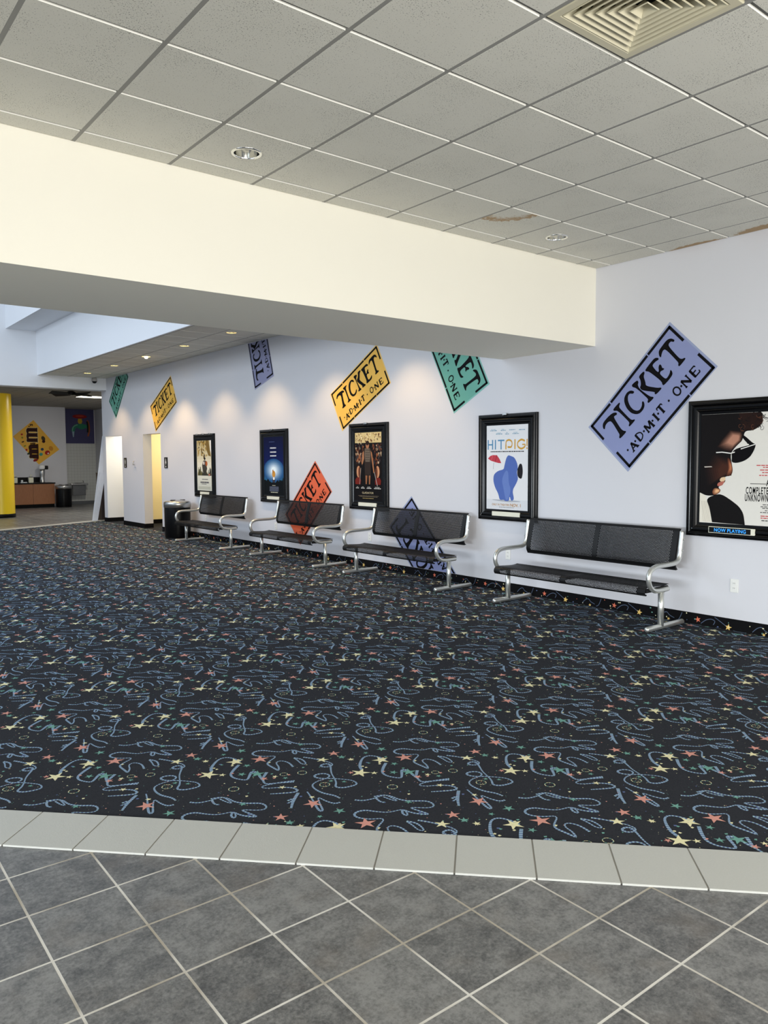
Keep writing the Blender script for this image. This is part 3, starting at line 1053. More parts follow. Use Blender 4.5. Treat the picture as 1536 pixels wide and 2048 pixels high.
# ------------------------------------------------------------------ painted tickets on the right wall
LETTERS =[
[(0.1219, 0.1618), (0.1834, 0.1657), (0.228, 0.1887), (0.2506, 0.2294), (0.244, 0.2545), (0.2233, 0.2342), (0.207, 0.2418), (0.1867, 0.4623), (0.1934, 0.5209), (0.2048, 0.546), (0.2007, 0.5588), (0.1354, 0.5506), (0.1333, 0.5307), (0.1532, 0.5087), (0.1568, 0.4729), (0.1795, 0.2467), (0.1482, 0.2097), (0.1147, 0.2131), (0.0903, 0.2483), (0.0879, 0.2206), (0.1011, 0.1825)] ,
[(0.252, 0.154), (0.3212, 0.1637), (0.3203, 0.1774), (0.299, 0.1952), (0.2913, 0.2222), (0.2926, 0.4802), (0.3023, 0.5196), (0.3186, 0.5389), (0.3134, 0.5491), (0.2534, 0.5451), (0.2537, 0.5282), (0.2728, 0.512), (0.2765, 0.4766), (0.2723, 0.2232), (0.2469, 0.1761)] ,
[(0.4591, 0.2475), (0.4461, 0.2498), (0.4299, 0.2), (0.4035, 0.2046), (0.3775, 0.2554), (0.3601, 0.3483), (0.3611, 0.4279), (0.3776, 0.488), (0.4014, 0.5101), (0.4326, 0.4948), (0.4555, 0.4497), (0.4609, 0.4733), (0.4468, 0.5169), (0.42, 0.5421), (0.3808, 0.5391), (0.354, 0.4996), (0.3344, 0.4218), (0.3356, 0.3138), (0.3542, 0.2231), (0.3819, 0.176), (0.419, 0.1626), (0.4482, 0.1875), (0.4606, 0.233)] ,
[(0.4871, 0.1462), (0.5392, 0.1714), (0.5342, 0.2042), (0.5161, 0.2166), (0.5036, 0.287), (0.5202, 0.5034), (0.5356, 0.54), (0.5332, 0.556), (0.4821, 0.5447), (0.4819, 0.5225), (0.4998, 0.5099), (0.502, 0.4605), (0.4955, 0.234), (0.4795, 0.1728)] ,
[(0.5674, 0.1505), (0.6195, 0.1622), (0.6145, 0.188), (0.5906, 0.2077), (0.5704, 0.2926), (0.5527, 0.3386), (0.6037, 0.5059), (0.6247, 0.5457), (0.6212, 0.5591), (0.565, 0.5487), (0.5624, 0.5273), (0.576, 0.5161), (0.5142, 0.3348), (0.5155, 0.2821), (0.537, 0.2672), (0.5599, 0.211)] ,
[(0.6347, 0.1708), (0.6916, 0.167), (0.7413, 0.1693), (0.7609, 0.208), (0.7573, 0.2326), (0.7362, 0.2125), (0.7064, 0.2046), (0.689, 0.2167), (0.6836, 0.3488), (0.6984, 0.3635), (0.7174, 0.3109), (0.7382, 0.2963), (0.738, 0.3293), (0.7281, 0.3598), (0.7377, 0.3951), (0.7279, 0.3927), (0.7058, 0.3708), (0.686, 0.388), (0.6882, 0.5034), (0.7028, 0.5285), (0.742, 0.5159), (0.764, 0.4831), (0.7589, 0.5252), (0.7481, 0.5529), (0.7027, 0.561), (0.652, 0.5529), (0.65, 0.5307), (0.6585, 0.5075), (0.6611, 0.4479), (0.6488, 0.2286), (0.6337, 0.1909)] ,
[(0.8005, 0.152), (0.8419, 0.1468), (0.8974, 0.1456), (0.9223, 0.1822), (0.9305, 0.2403), (0.9176, 0.2445), (0.911, 0.2044), (0.8872, 0.1979), (0.8701, 0.2208), (0.8602, 0.4736), (0.8692, 0.5186), (0.8915, 0.543), (0.8876, 0.5548), (0.8236, 0.5561), (0.8238, 0.5348), (0.8383, 0.5167), (0.8412, 0.469), (0.8461, 0.2143), (0.8245, 0.1919), (0.7976, 0.2123), (0.7778, 0.2402), (0.7805, 0.2022)] ,
]
DOTS= [(0.1165, 0.7707), (0.2071, 0.7711), (0.3089, 0.776), (0.4105, 0.7747), (0.4775, 0.7714), (0.5985, 0.7704), (0.7343, 0.774)]
CENT= {'A': (0.1721, 0.7978), 'D': (0.2591, 0.7731), 'M': (0.3614, 0.786), 'I': (0.448, 0.7787), 'T': (0.5165, 0.765), 'O': (0.6874, 0.772), 'N': (0.7812, 0.7855), 'E': (0.8685, 0.7874)}
BORD= [[(0.0291, 0.0399), (0.0286, 0.3312)], [(0.0291, 0.0399), (0.2541, 0.0523)], [(0.2814, 0.0479), (0.712, 0.0486)], [(0.7355, 0.0473), (0.9717, 0.0486)], [(0.9717, 0.0486), (0.9704, 0.3397)], [(0.972, 0.6737), (0.9732, 0.9646)], [(0.9732, 0.9646), (0.7444, 0.9611)], [(0.7205, 0.9568), (0.2907, 0.9584)], [(0.2671, 0.9598), (0.0395, 0.959)], [(0.0395, 0.959), (0.0385, 0.6676)]]


def ticket(col, edge, TL, ang, L, Hh, label, clip=None):
    """TL = upper left corner of the lettering in wall-view coordinates (to the right, up)"""
    d = Vector((math.cos(ang), math.sin(ang)))
    n = Vector((math.sin(ang), -math.cos(ang)))
    T0 = Vector(TL)
    def vw(s, t):
        q = T0 + d * (s * L) + n * (t * Hh)
        return (q.x, q.y)
    ctr = vw(0.5, 0.5)
    root = thing('wall_ticket', label, 'ticket', (XW - 0.001, -ctr[0], ctr[1]), 0, 'ticket shapes painted on the wall')
    off = Vector((XW - 0.001, -ctr[0], ctr[1]))
    fn = lambda dd: (lambda x, y_, l: Vector((XW - dd, -x, y_)) - off)
    cl = [(Vector(co) - off, no) for co, no in (clip or [])]
    m = mat('ticket_' + col[0], col[1], 0.55, var=0.05, vscale=5)
    me_ = mat('ticket_rim_' + col[0], edge, 0.55, var=0.05, vscale=5)
    a = Art()
    a.poly([vw(0, 0), vw(1, 0), vw(1, 1), vw(0, 1)], me_, 0)
    e1, e2 = 0.014, 0.026
    a.poly([vw(e1, e2), vw(1 - e1, e2), vw(1 - e1, 1 - e2), vw(e1, 1 - e2)], m, 1)
    a.build('panel', lambda x, y_, l: Vector((XW - 0.0012 - 0.0006 * l, -x, y_)) - off, root, cl)
    a = Art()
    for p0, p1 in BORD:
        q0, q1 = Vector((p0[0] * L, p0[1] * Hh)), Vector((p1[0] * L, p1[1] * Hh))
        u = (q1 - q0).normalized()
        q0, q1 = q0 - u * 0.010, q1 + u * 0.010
        nn = Vector((-u.y, u.x)) * 0.0135
        a.poly([vw(q.x / L, q.y / Hh) for q in (q0 + nn, q1 + nn, q1 - nn, q0 - nn)], M_INK, 2)
    a.build('border_line', fn(0.0026), root, cl)
    a = Art()
    for lt in LETTERS:
        for _ in range(2):      # soften the brushed outline
            n_ = len(lt)
            lt = [(lt[k][0] * (1 - f) + lt[(k + 1) % n_][0] * f, lt[k][1] * (1 - f) + lt[(k + 1) % n_][1] * f) for k in range(n_) for f in (0.22, 0.78)]
        a.poly([vw(*q) for q in lt], M_INK, 3)
        a.line([vw(*q) for q in lt + lt[:2]], 0.006, M_INK, 3)
    for q in DOTS:
        a.poly([vw(q[0] + 0.0085 * math.cos(k * PI / 5), q[1] + 0.0168 * math.sin(k * PI / 5)) for k in range(10)], M_INK, 3)
    hw, hh = 0.026, 0.062       # small capitals: half width, half height in ticket units
    def stroke(pts, wd=0.013, asp=1.0):
        a.line([vw(*p) for p in pts], wd * 1.25, M_INK, 3)
    cap = lambda x, y_, wv=0.012: stroke([(x - wv, y_), (x + wv, y_)], 0.009)
    for ch, (cx, cy) in CENT.items():
        l, r, t, b = cx - hw, cx + hw, cy - hh, cy + hh
        if ch == 'A':
            stroke([(l, b), (cx, t)], 0.012)
            stroke([(cx - .003, t), (r, b)], 0.020)
            stroke([(cx - hw * .55, cy + .022), (cx + hw * .55, cy + .022)], 0.010)
            cap(l, b); cap(r, b)
        elif ch == 'D':
            stroke([(l + .006, t), (l + .006, b)], 0.019)
            a.line([vw(*p) for p in [(l, t), (cx, t + .004), (r - .004, cy - .03), (r, cy), (r - .004, cy + .03), (cx, b - .004), (l, b)]], 0.013, M_INK, 3, True)
        elif ch == 'M':
            stroke([(l - .004, b), (l, t)], 0.013)
            stroke([(l, t), (cx, b - .02)], 0.018)
            stroke([(cx, b - .02), (r, t)], 0.012)
            stroke([(r, t), (r + .004, b)], 0.019)
            cap(l - .004, b, .009); cap(r + .004, b, .011)
        elif ch == 'I':
            stroke([(cx, t), (cx, b)], 0.019)
            cap(cx, t); cap(cx, b)
        elif ch == 'T':
            stroke([(cx, t), (cx, b)], 0.019)
            stroke([(l, t), (r, t)], 0.012)
            stroke([(l, t), (l, t + .03)], 0.009); stroke([(r, t), (r, t + .03)], 0.009)
            cap(cx, b)
        elif ch == 'O':
            a.line([vw(cx + hw * math.cos(k * PI / 8), cy + hh * math.sin(k * PI / 8)) for k in range(17)], 0.016, M_INK, 3)
        elif ch == 'N':
            stroke([(l, t), (l, b)], 0.012)
            stroke([(l, t), (r, b)], 0.020)
            stroke([(r, t), (r, b)], 0.012)
            cap(l, b, .009); cap(r, t, .009)
        elif ch == 'E':
            stroke([(l + .006, t), (l + .006, b)], 0.019)
            for yy, rr in ((t, r), (cy, r - .012), (b, r + .002)):
                stroke([(l, yy), (rr, yy)], 0.011)
            stroke([(r, t), (r, t + .025)], 0.009); stroke([(r + .002, b), (r + .002, b - .03)], 0.009)
    a.build('lettering', fn(0.0026), root, cl)
    return root


BLUE = ('blue', (134, 143, 187))
LAV = ('lavender', (140, 143, 178))
GOLD = ('gold', (244, 190, 78))
TEAL = ('teal', (100, 168, 150))
ORAN = ('orange', (226, 100, 60))
R_ = math.radians


def from_center(cx, cz, ang, L, Hh):
    d = Vector((math.cos(ang), math.sin(ang)))
    n = Vector((math.sin(ang), -math.cos(ang)))
    q = Vector((cx, cz)) - d * L / 2 - n * Hh / 2
    return (q.x, q.y)


up = lambda z: [((XW, 0, z), (0, 0, 1))]
lowc = [((XW, 0, BBH + 0.003), (0, 0, -1))]
A1 = R_(46.36)
ticket(BLUE, (150, 160, 192), from_center(-4.3168, 2.1304, A1, 1.3238, .6696), A1, 1.3238, .6696, 'periwinkle ticket painted on the wall left of the sunglasses poster, fully visible')
A2 = R_(-62.4)
d2 = Vector((math.cos(A2), math.sin(A2)))
TR2 = Vector((-6.433, 2.443))
TL2 = TR2 - d2 * 1.32
ticket(TEAL, (128, 186, 176), (TL2.x, TL2.y), A2, 1.32, 0.69, 'teal ticket hanging down from behind the cream beam', up(3.612))
A3 = R_(28.3)
ticket(GOLD, (240, 200, 120), from_center(-9.025, 2.5765, A3, 1.32, .645), A3, 1.32, .645, 'large gold ticket above the dark brown poster')
A4 = R_(105.8)
ticket(LAV, (160, 160, 186), (-12.078, 2.785), A4, 1.32, 0.685, 'lavender ticket cut off by the rear ceiling, lettering running upward', up(3.612))
A5 = R_(26.5)
ticket(GOLD, (240, 200, 120), from_center(-16.12, 2.7745, A5, 1.31, .65), A5, 1.31, .65, 'smaller far gold ticket above the right restroom doorway')
A6 = R_(46.0)
ticket(TEAL, (128, 186, 176), (-19.499, 3.043), A6, 1.32, 0.652, 'dark teal ticket at the far end of the wall beside the bulkhead', up(3.612))
A7 = R_(44.2)
ticket(ORAN, (214, 110, 84), from_center(-10.427, 0.8585, A7, 1.29, .66), A7, 1.29, .66, 'orange ticket painted low on the wall behind a bench')
d8 = Vector((-0.851, 0.939)).normalized()
A8 = math.atan2(d8.y, d8.x)
u8 = Vector((-d8.y, d8.x))
BL8 = Vector((-7.866, 1.066)) - d8 * 1.32
TL8 = BL8 + u8 * 0.655
ticket(BLUE, (150, 160, 192), (TL8.x, TL8.y), A8, 1.32, 0.655, 'upside-down periwinkle ticket low on the wall, cut off by the baseboard', lowc)

# ------------------------------------------------------------------ poster cases
FW, FZ0, FZ1, INS = 0.90, 0.836, 2.077, 0.128


def poster_case(yc, label, art_fn, clips=(0.5,), card=True, card_sp=(0.25, 0.72)):
    t = thing('poster_case', label, 'poster case', (XW, yc, FZ0), 0, 'lit poster cases on the right wall')
    hw, hz = FW / 2, FZ1 - FZ0
    def ring_loft(bm, loops, mi=0):
        rings = []
        for ins, out in loops:
            rings.append([bm.verts.new((-out, y_, z_)) for y_, z_ in ((hw - ins, ins), (-hw + ins, ins), (-hw + ins, hz - ins), (hw - ins, hz - ins))])
        for a, b in zip(rings, rings[1:]):
            for k in range(4):
                f = bm.faces.new((a[k], a[(k + 1) % 4], b[(k + 1) % 4], b[k]))
                f.material_index = mi
    bm = bmesh.new()
    ring_loft(bm, [(0.0, 0.0), (0.0, 0.030), (0.004, 0.036), (0.022, 0.040), (0.028, 0.046), (0.036, 0.049), (0.044, 0.046), (0.050, 0.036), (0.054, 0.034)])
    obj('frame', bm, M_FRAME, t)
    bm = bmesh.new()
    ring_loft(bm, [(0.054, 0.030), (0.055, 0.040), (0.062, 0.044), (0.078, 0.043), (0.086, 0.038), (0.092, 0.040), (0.098, 0.036), (0.106, 0.030), (INS, 0.0275)])
    obj('door_frame', bm, M_FRAME, t)
    obj('backing', BX(-0.024, -0.001, -hw + 0.01, hw - 0.01, 0.01, hz - 0.01), M_FRAMED, t)
    # poster sheet: x 0..1 to the right, y 0..1 downwards
    a = Art()
    art_fn(a)
    pw, ph = FW - 2 * INS, hz - 2 * INS
    a.build('poster', lambda x, y_, l: (-0.0255 - 0.00025 * l, hw - INS - x * pw, hz - INS - y_ * ph), t)
    if card:
        c0, c1_ = card_sp
        ya, yb = hw - INS - c1_ * pw, hw - INS - c0 * pw
        obj('label_card', BX(-0.0475, -0.036, ya, yb, 0.052, 0.104, 0.002), M_LABEL, t)
    for c_ in clips:
        bm = bmesh.new()
        yy = hw - c_ * FW
        box(bm, -0.056, -0.018, yy - 0.032, yy + 0.032, hz - 0.018, hz + 0.008, 0.005)
        obj('clip', bm, M_BRUSH, t)
    bm = bmesh.new()
    for yy in (hw - 0.068, ):
        bmesh.ops.create_cone(bm, cap_ends=True, segments=14, radius1=0.008, radius2=0.007, depth=0.008, matrix=Matrix.Translation((-0.047, yy, 0.07)) @ Matrix.Rotation(-PI / 2, 4, 'Y'))
    obj('lock', bm, M_CHROME, t)
    return t


def sq(a, m, x0, y0, x1, y1, l=1):
    a.poly([(x0, y0), (x1, y0), (x1, y1), (x0, y1)], m, l)


def bars(a, m, x0, x1, y_, h, n=7, l=3, seed=1):
    """unreadable small print: a row of short dashes"""
    r = random.Random(seed)
    x = x0
    while x < x1 - 0.005:
        wd = r.uniform(0.02, 0.06)
        sq(a, m, x, y_ - h / 2, min(x1, x + wd), y_ + h / 2, l)
        x += wd + 0.009


P5S= {'head': [(-0.0, 0.009), (0.541, 0.013), (0.843, 0.013), (0.867, 0.039), (0.869, 0.087), (0.837, 0.12), (0.781, 0.146), (0.735, 0.159), (0.63, 0.163), (0.609, 0.218), (0.587, 0.252), (0.506, 0.3), (0.448, 0.349), (0.438, 0.391), (0.459, 0.461), (0.473, 0.51), (0.463, 0.545), (0.433, 0.565), (0.385, 0.567), (0.349, 0.581), (0.374, 0.602), (0.363, 0.623), (0.338, 0.631), (0.333, 0.649), (0.266, 0.664), (0.304, 0.695), (0.281, 0.724), (0.207, 0.747), (0.093, 0.749), (-0.004, 0.722)], 'skin': [(0.26, 0.241), (0.332, 0.186), (0.427, 0.138), (0.583, 0.162), (0.602, 0.19), (0.587, 0.252), (0.506, 0.3), (0.436, 0.341), (0.337, 0.313), (0.225, 0.283)], 'nose': [(0.39, 0.397), (0.426, 0.405), (0.459, 0.461), (0.473, 0.51), (0.463, 0.545), (0.433, 0.565), (0.378, 0.565), (0.407, 0.51)], 'mouth': [(0.253, 0.653), (0.264, 0.628), (0.325, 0.613), (0.368, 0.613), (0.35, 0.627), (0.333, 0.649), (0.278, 0.661)], 'cheek': [(0.288, 0.599), (0.312, 0.578), (0.373, 0.572), (0.371, 0.602), (0.35, 0.613), (0.301, 0.617)], 'chin': [(0.18, 0.712), (0.216, 0.672), (0.304, 0.685), (0.304, 0.702), (0.281, 0.724), (0.207, 0.743)], 'glass': [(0.452, 0.44), (0.456, 0.391), (0.448, 0.356), (0.507, 0.318), (0.694, 0.288), (0.598, 0.225), (0.596, 0.192), (0.656, 0.219), (0.74, 0.27), (0.787, 0.282), (0.76, 0.337), (0.711, 0.392), (0.63, 0.429), (0.524, 0.448)], 'gap': [(0.495, 0.317), (0.599, 0.26), (0.694, 0.281), (0.683, 0.29)], 'rim': [(0.228, 0.351), (0.314, 0.348), (0.436, 0.359), (0.496, 0.349), (0.496, 0.356), (0.437, 0.368), (0.315, 0.357), (0.228, 0.356)], 'rim2': [(0.578, 0.322), (0.775, 0.282), (0.787, 0.288), (0.579, 0.332)], 'glint': [(0.057, 0.479), (0.164, 0.477), (0.177, 0.484), (0.064, 0.488)], 'jacket': [(0.094, 0.775), (0.268, 0.728), (0.355, 0.741), (0.479, 0.791), (0.577, 0.838), (0.639, 0.899), (0.662, 1.0), (0.192, 0.993), (0.148, 0.856)], 'shirt': [(-0.016, 0.724), (0.093, 0.751), (0.088, 0.775), (0.148, 0.856), (0.186, 0.994), (-0.031, 0.996)], 'curls': [(0.541, 0.013), (0.843, 0.013), (0.867, 0.039), (0.869, 0.087), (0.803, 0.139), (0.7, 0.158), (0.618, 0.149), (0.568, 0.093)], 'wisp': [(0.843, 0.013), (0.934, 0.018), (0.912, 0.041), (0.868, 0.049)]}
P5T= {'comp': (0.664, 0.721), 'compt': (0.662, 0.658), 'unk': (0.653, 0.787), 'unkt': (0.65, 0.721), 'A': (0.983, 0.647), 'At': (0.981, 0.592), 'r1': (0.801, 0.467), 'r2': (0.888, 0.484), 'r3': (0.849, 0.508), 'r4': (0.878, 0.53), 'r5': (0.839, 0.555), 'l0': (0.721, 0.63), 'b1': (0.897, 0.812), 'b2': (0.869, 0.83), 'b3': (0.893, 0.843), 'b4': (0.928, 0.863), 'b5': (0.866, 0.88), 'b6': (0.873, 0.912), 'b7': (0.874, 0.93), 'b8': (0.886, 0.952)}
P4S= {'body': [(0.176, 0.601), (0.212, 0.57), (0.294, 0.539), (0.425, 0.523), (0.441, 0.485), (0.472, 0.417), (0.496, 0.38), (0.536, 0.354), (0.6, 0.365), (0.679, 0.38), (0.743, 0.44), (0.767, 0.5), (0.736, 0.559), (0.776, 0.626), (0.73, 0.686), (0.636, 0.77), (0.685, 0.875), (0.606, 0.895), (0.573, 0.832), (0.558, 0.896), (0.461, 0.899), (0.437, 0.88), (0.331, 0.89), (0.297, 0.814), (0.214, 0.739), (0.171, 0.663)], 'fold': [(0.473, 0.531), (0.538, 0.545), (0.548, 0.681), (0.604, 0.756), (0.542, 0.878), (0.477, 0.887), (0.427, 0.759), (0.377, 0.645)], 'ear': [(0.424, 0.448), (0.496, 0.417), (0.473, 0.5), (0.441, 0.516)], 'umb': [(0.035, 0.393), (0.093, 0.363), (0.16, 0.352), (0.26, 0.354), (0.326, 0.402), (0.367, 0.449), (0.302, 0.448), (0.211, 0.436), (0.111, 0.421)], 'umbs': [(0.178, 0.444), (0.194, 0.444), (0.17, 0.52), (0.158, 0.521)], 'fig': [(0.752, 0.522), (0.775, 0.492), (0.805, 0.455), (0.852, 0.455), (0.876, 0.499), (0.881, 0.566), (0.854, 0.633), (0.792, 0.622), (0.752, 0.589)], 'figf': [(0.803, 0.492), (0.837, 0.481), (0.865, 0.499), (0.853, 0.529), (0.814, 0.525)], 'trunk': [(0.651, 0.702), (0.731, 0.731), (0.793, 0.7), (0.831, 0.663), (0.855, 0.677), (0.809, 0.73), (0.731, 0.75), (0.668, 0.736)], 'gnd': [(0.03, 0.882), (0.701, 0.885), (0.889, 0.898), (0.478, 0.91)]}
P4T= {'HIT': ((0.025, 0.289), (0.445, 0.176)), 'PIG': ((0.458, 0.293), (0.94, 0.172)), 'ex': ((0.965, 0.29), (1.009, 0.199)), 'tag': ((0.101, 0.318), (0.904, 0.307)), 'nov': ((0.591, 0.961), (0.835, 0.923)), 'only': ((0.14, 0.953), (0.574, 0.926)), 'n1': ((0.091, 0.069), (0.257, 0.045)), 'n2': ((0.352, 0.069), (0.468, 0.045)), 'n3': ((0.556, 0.065), (0.698, 0.055)), 'n4': ((0.785, 0.068), (0.923, 0.057)), 'n5': ((0.232, 0.11), (0.391, 0.088)), 'n6': ((0.461, 0.112), (0.549, 0.087)), 'n7': ((0.636, 0.111), (0.785, 0.088))}


def rounded(pts, passes=2):
    """corner cutting for printed outlines, leaving points on the sheet's edge alone"""
    for _ in range(passes):
        out, n = [], len(pts)
        for k in range(n):
            p, q, r = pts[k - 1], pts[k], pts[(k + 1) % n]
            if q[0] < .02 or q[1] < .02 or q[1] > .985:
                out.append((min(1, max(0, q[0])), q[1]))
            else:
                out += [(q[0] * .78 + p[0] * .22, q[1] * .78 + p[1] * .22), (q[0] * .78 + r[0] * .22, q[1] * .78 + r[1] * .22)]
        pts = out
    return pts


for k_ in P5S:
    if k_ not in ('rim', 'rim2', 'glint', 'gap'):
        P5S[k_] = rounded([(q[0], 0.001 if q[1] < .02 else q[1]) for q in P5S[k_]])
for k_ in P4S:
    if k_ not in ('umb', 'umbs'):
        P4S[k_] = rounded(P4S[k_])

def soft(a, pts, c0, c1, l, n=7, k1=0.35, dx=0.0, dy=0.0):
    """printed tone: nested shapes from colour c0 at the rim to c1 inside"""
    cx = sum(p[0] for p in pts) / len(pts)
    cy = sum(p[1] for p in pts) / len(pts)
    for k in range(n):
        f = k / (n - 1)
        q = 1 - f * (1 - k1)
        a.poly([(cx + (p[0] - cx) * q + dx * f, cy + (p[1] - cy) * q + dy * f) for p in pts], flat(tuple(int(u + (v - u) * f) for u, v in zip(c0, c1))), l + 0.12 * k)


def art_sunglasses(a):
    W = flat((222, 219, 212))
    sq(a, W, 0, 0, 1, 1, 0)
    K = flat((17, 13, 13), 0.35)
    B = flat((36, 20, 15), 0.35)
    a.poly(P5S['head'], K, 2)
    a.poly(P5S['curls'], B, 3)
    rr = random.Random(5)
    for k in range(46):
        cx, cy = rr.uniform(.55, .86), rr.uniform(.01, .155)
        if cy > .16 - .05 * abs(cx - .7):
            continue
        r0 = rr.uniform(.012, .035)
        a0 = rr.uniform(0, 6.28)
        a.line([(cx + r0 * math.cos(a0 + q * .5), cy + r0 * .7 * math.sin(a0 + q * .5)) for q in range(8)], .005, rr.choice((K, K, B, flat((92, 56, 40)))), 4)
    for k in range(16):
        cx, cy = rr.uniform(.80, .92), rr.uniform(.0, .14)
        r0 = rr.uniform(.015, .035)
        a0 = rr.uniform(0, 6.28)
        a.line([(cx + r0 * math.cos(a0 + q * .5), max(.002, cy + r0 * .7 * math.sin(a0 + q * .5))) for q in range(8)], .004, K, 2)
    soft(a, [(0.24, .30), (.30, .24), (.42, .15), (.58, .165), (.60, .19), (.587, .252), (.506, .30), (.43, .345), (.33, .33)], (30, 18, 15), (178, 128, 106), 4, 9, .45, .035, -.012)
    soft(a, [(.20, .36), (.40, .40), (.45, .46), (.465, .52), (.455, .56), (.38, .567), (.30, .60), (.12, .66), (.06, .5)], (22, 14, 13), (66, 36, 26), 3, 7, .4, .05, .0)
    soft(a, P5S['nose'], (70, 36, 26), (176, 108, 74), 4, 7, .35, .012, -.01)
    a.poly(P5S['cheek'], flat((222, 192, 156)), 5)
    a.poly(P5S['mouth'], flat((176, 104, 90)), 6)
    soft(a, P5S['chin'], (120, 70, 48), (226, 176, 128), 5, 6, .4, .01, -.004)
    a.poly(P5S['glass'], flat((14, 12, 13), .2), 6)
    a.poly(P5S['gap'], W, 7)
    a.line([P5S['rim'][0], P5S['rim'][1], P5S['rim'][2], P5S['rim'][3]], .009, flat((232, 230, 226)), 8)
    a.line([P5S['rim2'][0], P5S['rim2'][1]], .008, flat((232, 230, 226)), 8)
    a.poly(P5S['glint'], flat((210, 200, 190)), 8)
    a.poly(P5S['shirt'], flat((226, 220, 206)), 3)
    for k in range(6):
        a.line([(.03 + .018 * k, .80), (.06 + .02 * k, .99)], .004, flat((176, 166, 152)), 4)
    a.poly(P5S['jacket'], flat((15, 12, 12), .4), 5)
    t = P5T
    a.text('COMPLETE', t['comp'][0], t['comp'][1], 0.965, t['compt'][1], M_INK, 6, 0.02, 1.22)
    a.text('UNKNOWN', t['unk'][0], t['unk'][1], 0.965, t['unkt'][1], M_INK, 6, 0.02, 1.22)
    a.text('A', t['A'][0] - .05, t['A'][1], t['A'][0] + .005, t['At'][1], M_INK, 6, 0.02)
    a.line([(t['l0'][0], t['l0'][1]), (t['A'][0] - .05, t['l0'][1])], .006, flat((90, 88, 86)), 3)
    red = flat((196, 72, 76))
    for i, k in enumerate(('r1', 'r2', 'r3', 'r4', 'r5')):
        bars(a, red, t[k][0], .985, t[k][1], .008, seed=i)
    for i, k in enumerate(('b1', 'b2', 'b3', 'b4', 'b5')):
        bars(a, flat((84, 82, 82)), t[k][0], .985, t[k][1], .007, seed=10 + i)
    for i, k in enumerate(('b6', 'b7')):
        bars(a, red, t[k][0], .985, t[k][1], .008, seed=20 + i)
    bars(a, flat((60, 58, 58)), t['b8'][0], .985, t['b8'][1], .008, seed=30)


def art_creature(a):
    sq(a, flat((226, 226, 228)), 0, 0, 1, 1, 0)
    sq(a, flat((214, 216, 220)), 0, 0.88, 1, 1, 1)
    body = flat((84, 108, 176))
    a.poly(P4S['gnd'], flat((168, 172, 180)), 2)
    a.poly(P4S['body'], body, 3)
    a.poly(P4S['fold'], flat((104, 128, 190)), 4)
    a.poly(P4S['umb'], flat((190, 64, 76)), 4)
    u = P4S['umb']
    a.line([u[3], u[7]], .012, flat((150, 44, 60)), 5)
    a.line([u[2], u[8]], .010, flat((214, 100, 108)), 5)
    a.line([(P4S['umbs'][0][0], P4S['umbs'][0][1]), (P4S['umbs'][2][0], P4S['umbs'][2][1])], .010, flat((170, 168, 172)), 4)
    a.poly(P4S['fig'], flat((34, 32, 36)), 5)
    tl = flat((86, 140, 178))
    gd = flat((204, 156, 66))
    (x0, y0), (x1, y1) = P4T['HIT']
    y1 = y0 - 0.118
    y0 -= .002
    wd = .027
    a.line([(x0 + .015, y0), (x0 + .015, y1)], wd, tl, 4)
    a.line([(x0 + .125, y0), (x0 + .125, y1)], wd, tl, 4)
    a.line([(x0 + .015, (y0 + y1) / 2), (x0 + .125, (y0 + y1) / 2)], wd * .6, tl, 4)
    a.line([(x0 + .195, y0), (x0 + .195, y1)], wd, tl, 4)
    a.line([(x0 + .335, y0), (x0 + .335, y1)], wd, tl, 4)
    a.line([(x0 + .255, y1 + .009), (x0 + .415, y1 + .009)], wd * .62, tl, 4)
    p0 = P4T['PIG'][0][0]
    pm = (y0 + y1) / 2
    hh = abs(y0 - y1) / 2
    a.line([(p0 + .02, y0), (p0 + .02, pm)], wd, gd, 4)
    a.line([(p0 + .02, pm), (p0 + .03, y1 + .02), (p0 + .09, y1 + .006), (p0 + .15, y1 + .02), (p0 + .168, pm - .008), (p0 + .15, pm + .028), (p0 + .09, pm + .032), (p0 + .06, pm + .03)], .021, gd, 4, True)
    a.line([(p0 + .235, y0), (p0 + .235, y1)], wd, gd, 4)
    gx = p0 + .385
    a.line([(gx + .08, y1 + .022), (gx, y1 + .006), (gx - .075, y1 + .03), (gx - .09, pm), (gx - .075, y0 - .028), (gx, y0 - .006), (gx + .075, y0 - .026), (gx + .09, pm + .006)], .022, gd, 4, True)
    a.line([(gx + .02, pm + .004), (gx + .09, pm + .004)], wd * .55, gd, 4)
    e = P4T['ex'][0][0] + .008
    a.line([(e, y1), (e, y0 - .035)], .022, gd, 4)
    a.ell(e, y0 - .010, .016, .010, gd, 4, 12)
    (x0, y0), (x1, y1) = P4T['tag']
    bars(a, M_INK, x0, x1, (y0 + y1) / 2, .011, l=4, seed=3)
    br = flat((176, 128, 62))
    (x0, y0), (x1, y1) = P4T['nov']
    a.text('NOV. 1', x0, y0, x1, y1, br, 4, 0.02)
    (x0, y0), (x1, y1) = P4T['only']
    a.text('ONLY IN THEATERS', x0, y0 + .002, x1, y1 + .004, br, 4, 0.01)
    for k in ('n1', 'n2', 'n3', 'n4', 'n5', 'n6', 'n7'):
        (x0, y0), (x1, y1) = P4T[k]
        bars(a, flat((120, 156, 178)), x0, x1, y0 - .006, .009, l=3, seed=ord(k[1]))
        if k not in ('n3', 'n4'):
            bars(a, flat((150, 180, 196)), x0 + .02, x1 - .03, y1 + .004, .007, l=3, seed=ord(k[1]) + 4)
    bars(a, flat((150, 150, 156)), .32, .68, .972, .008, l=3, seed=44)


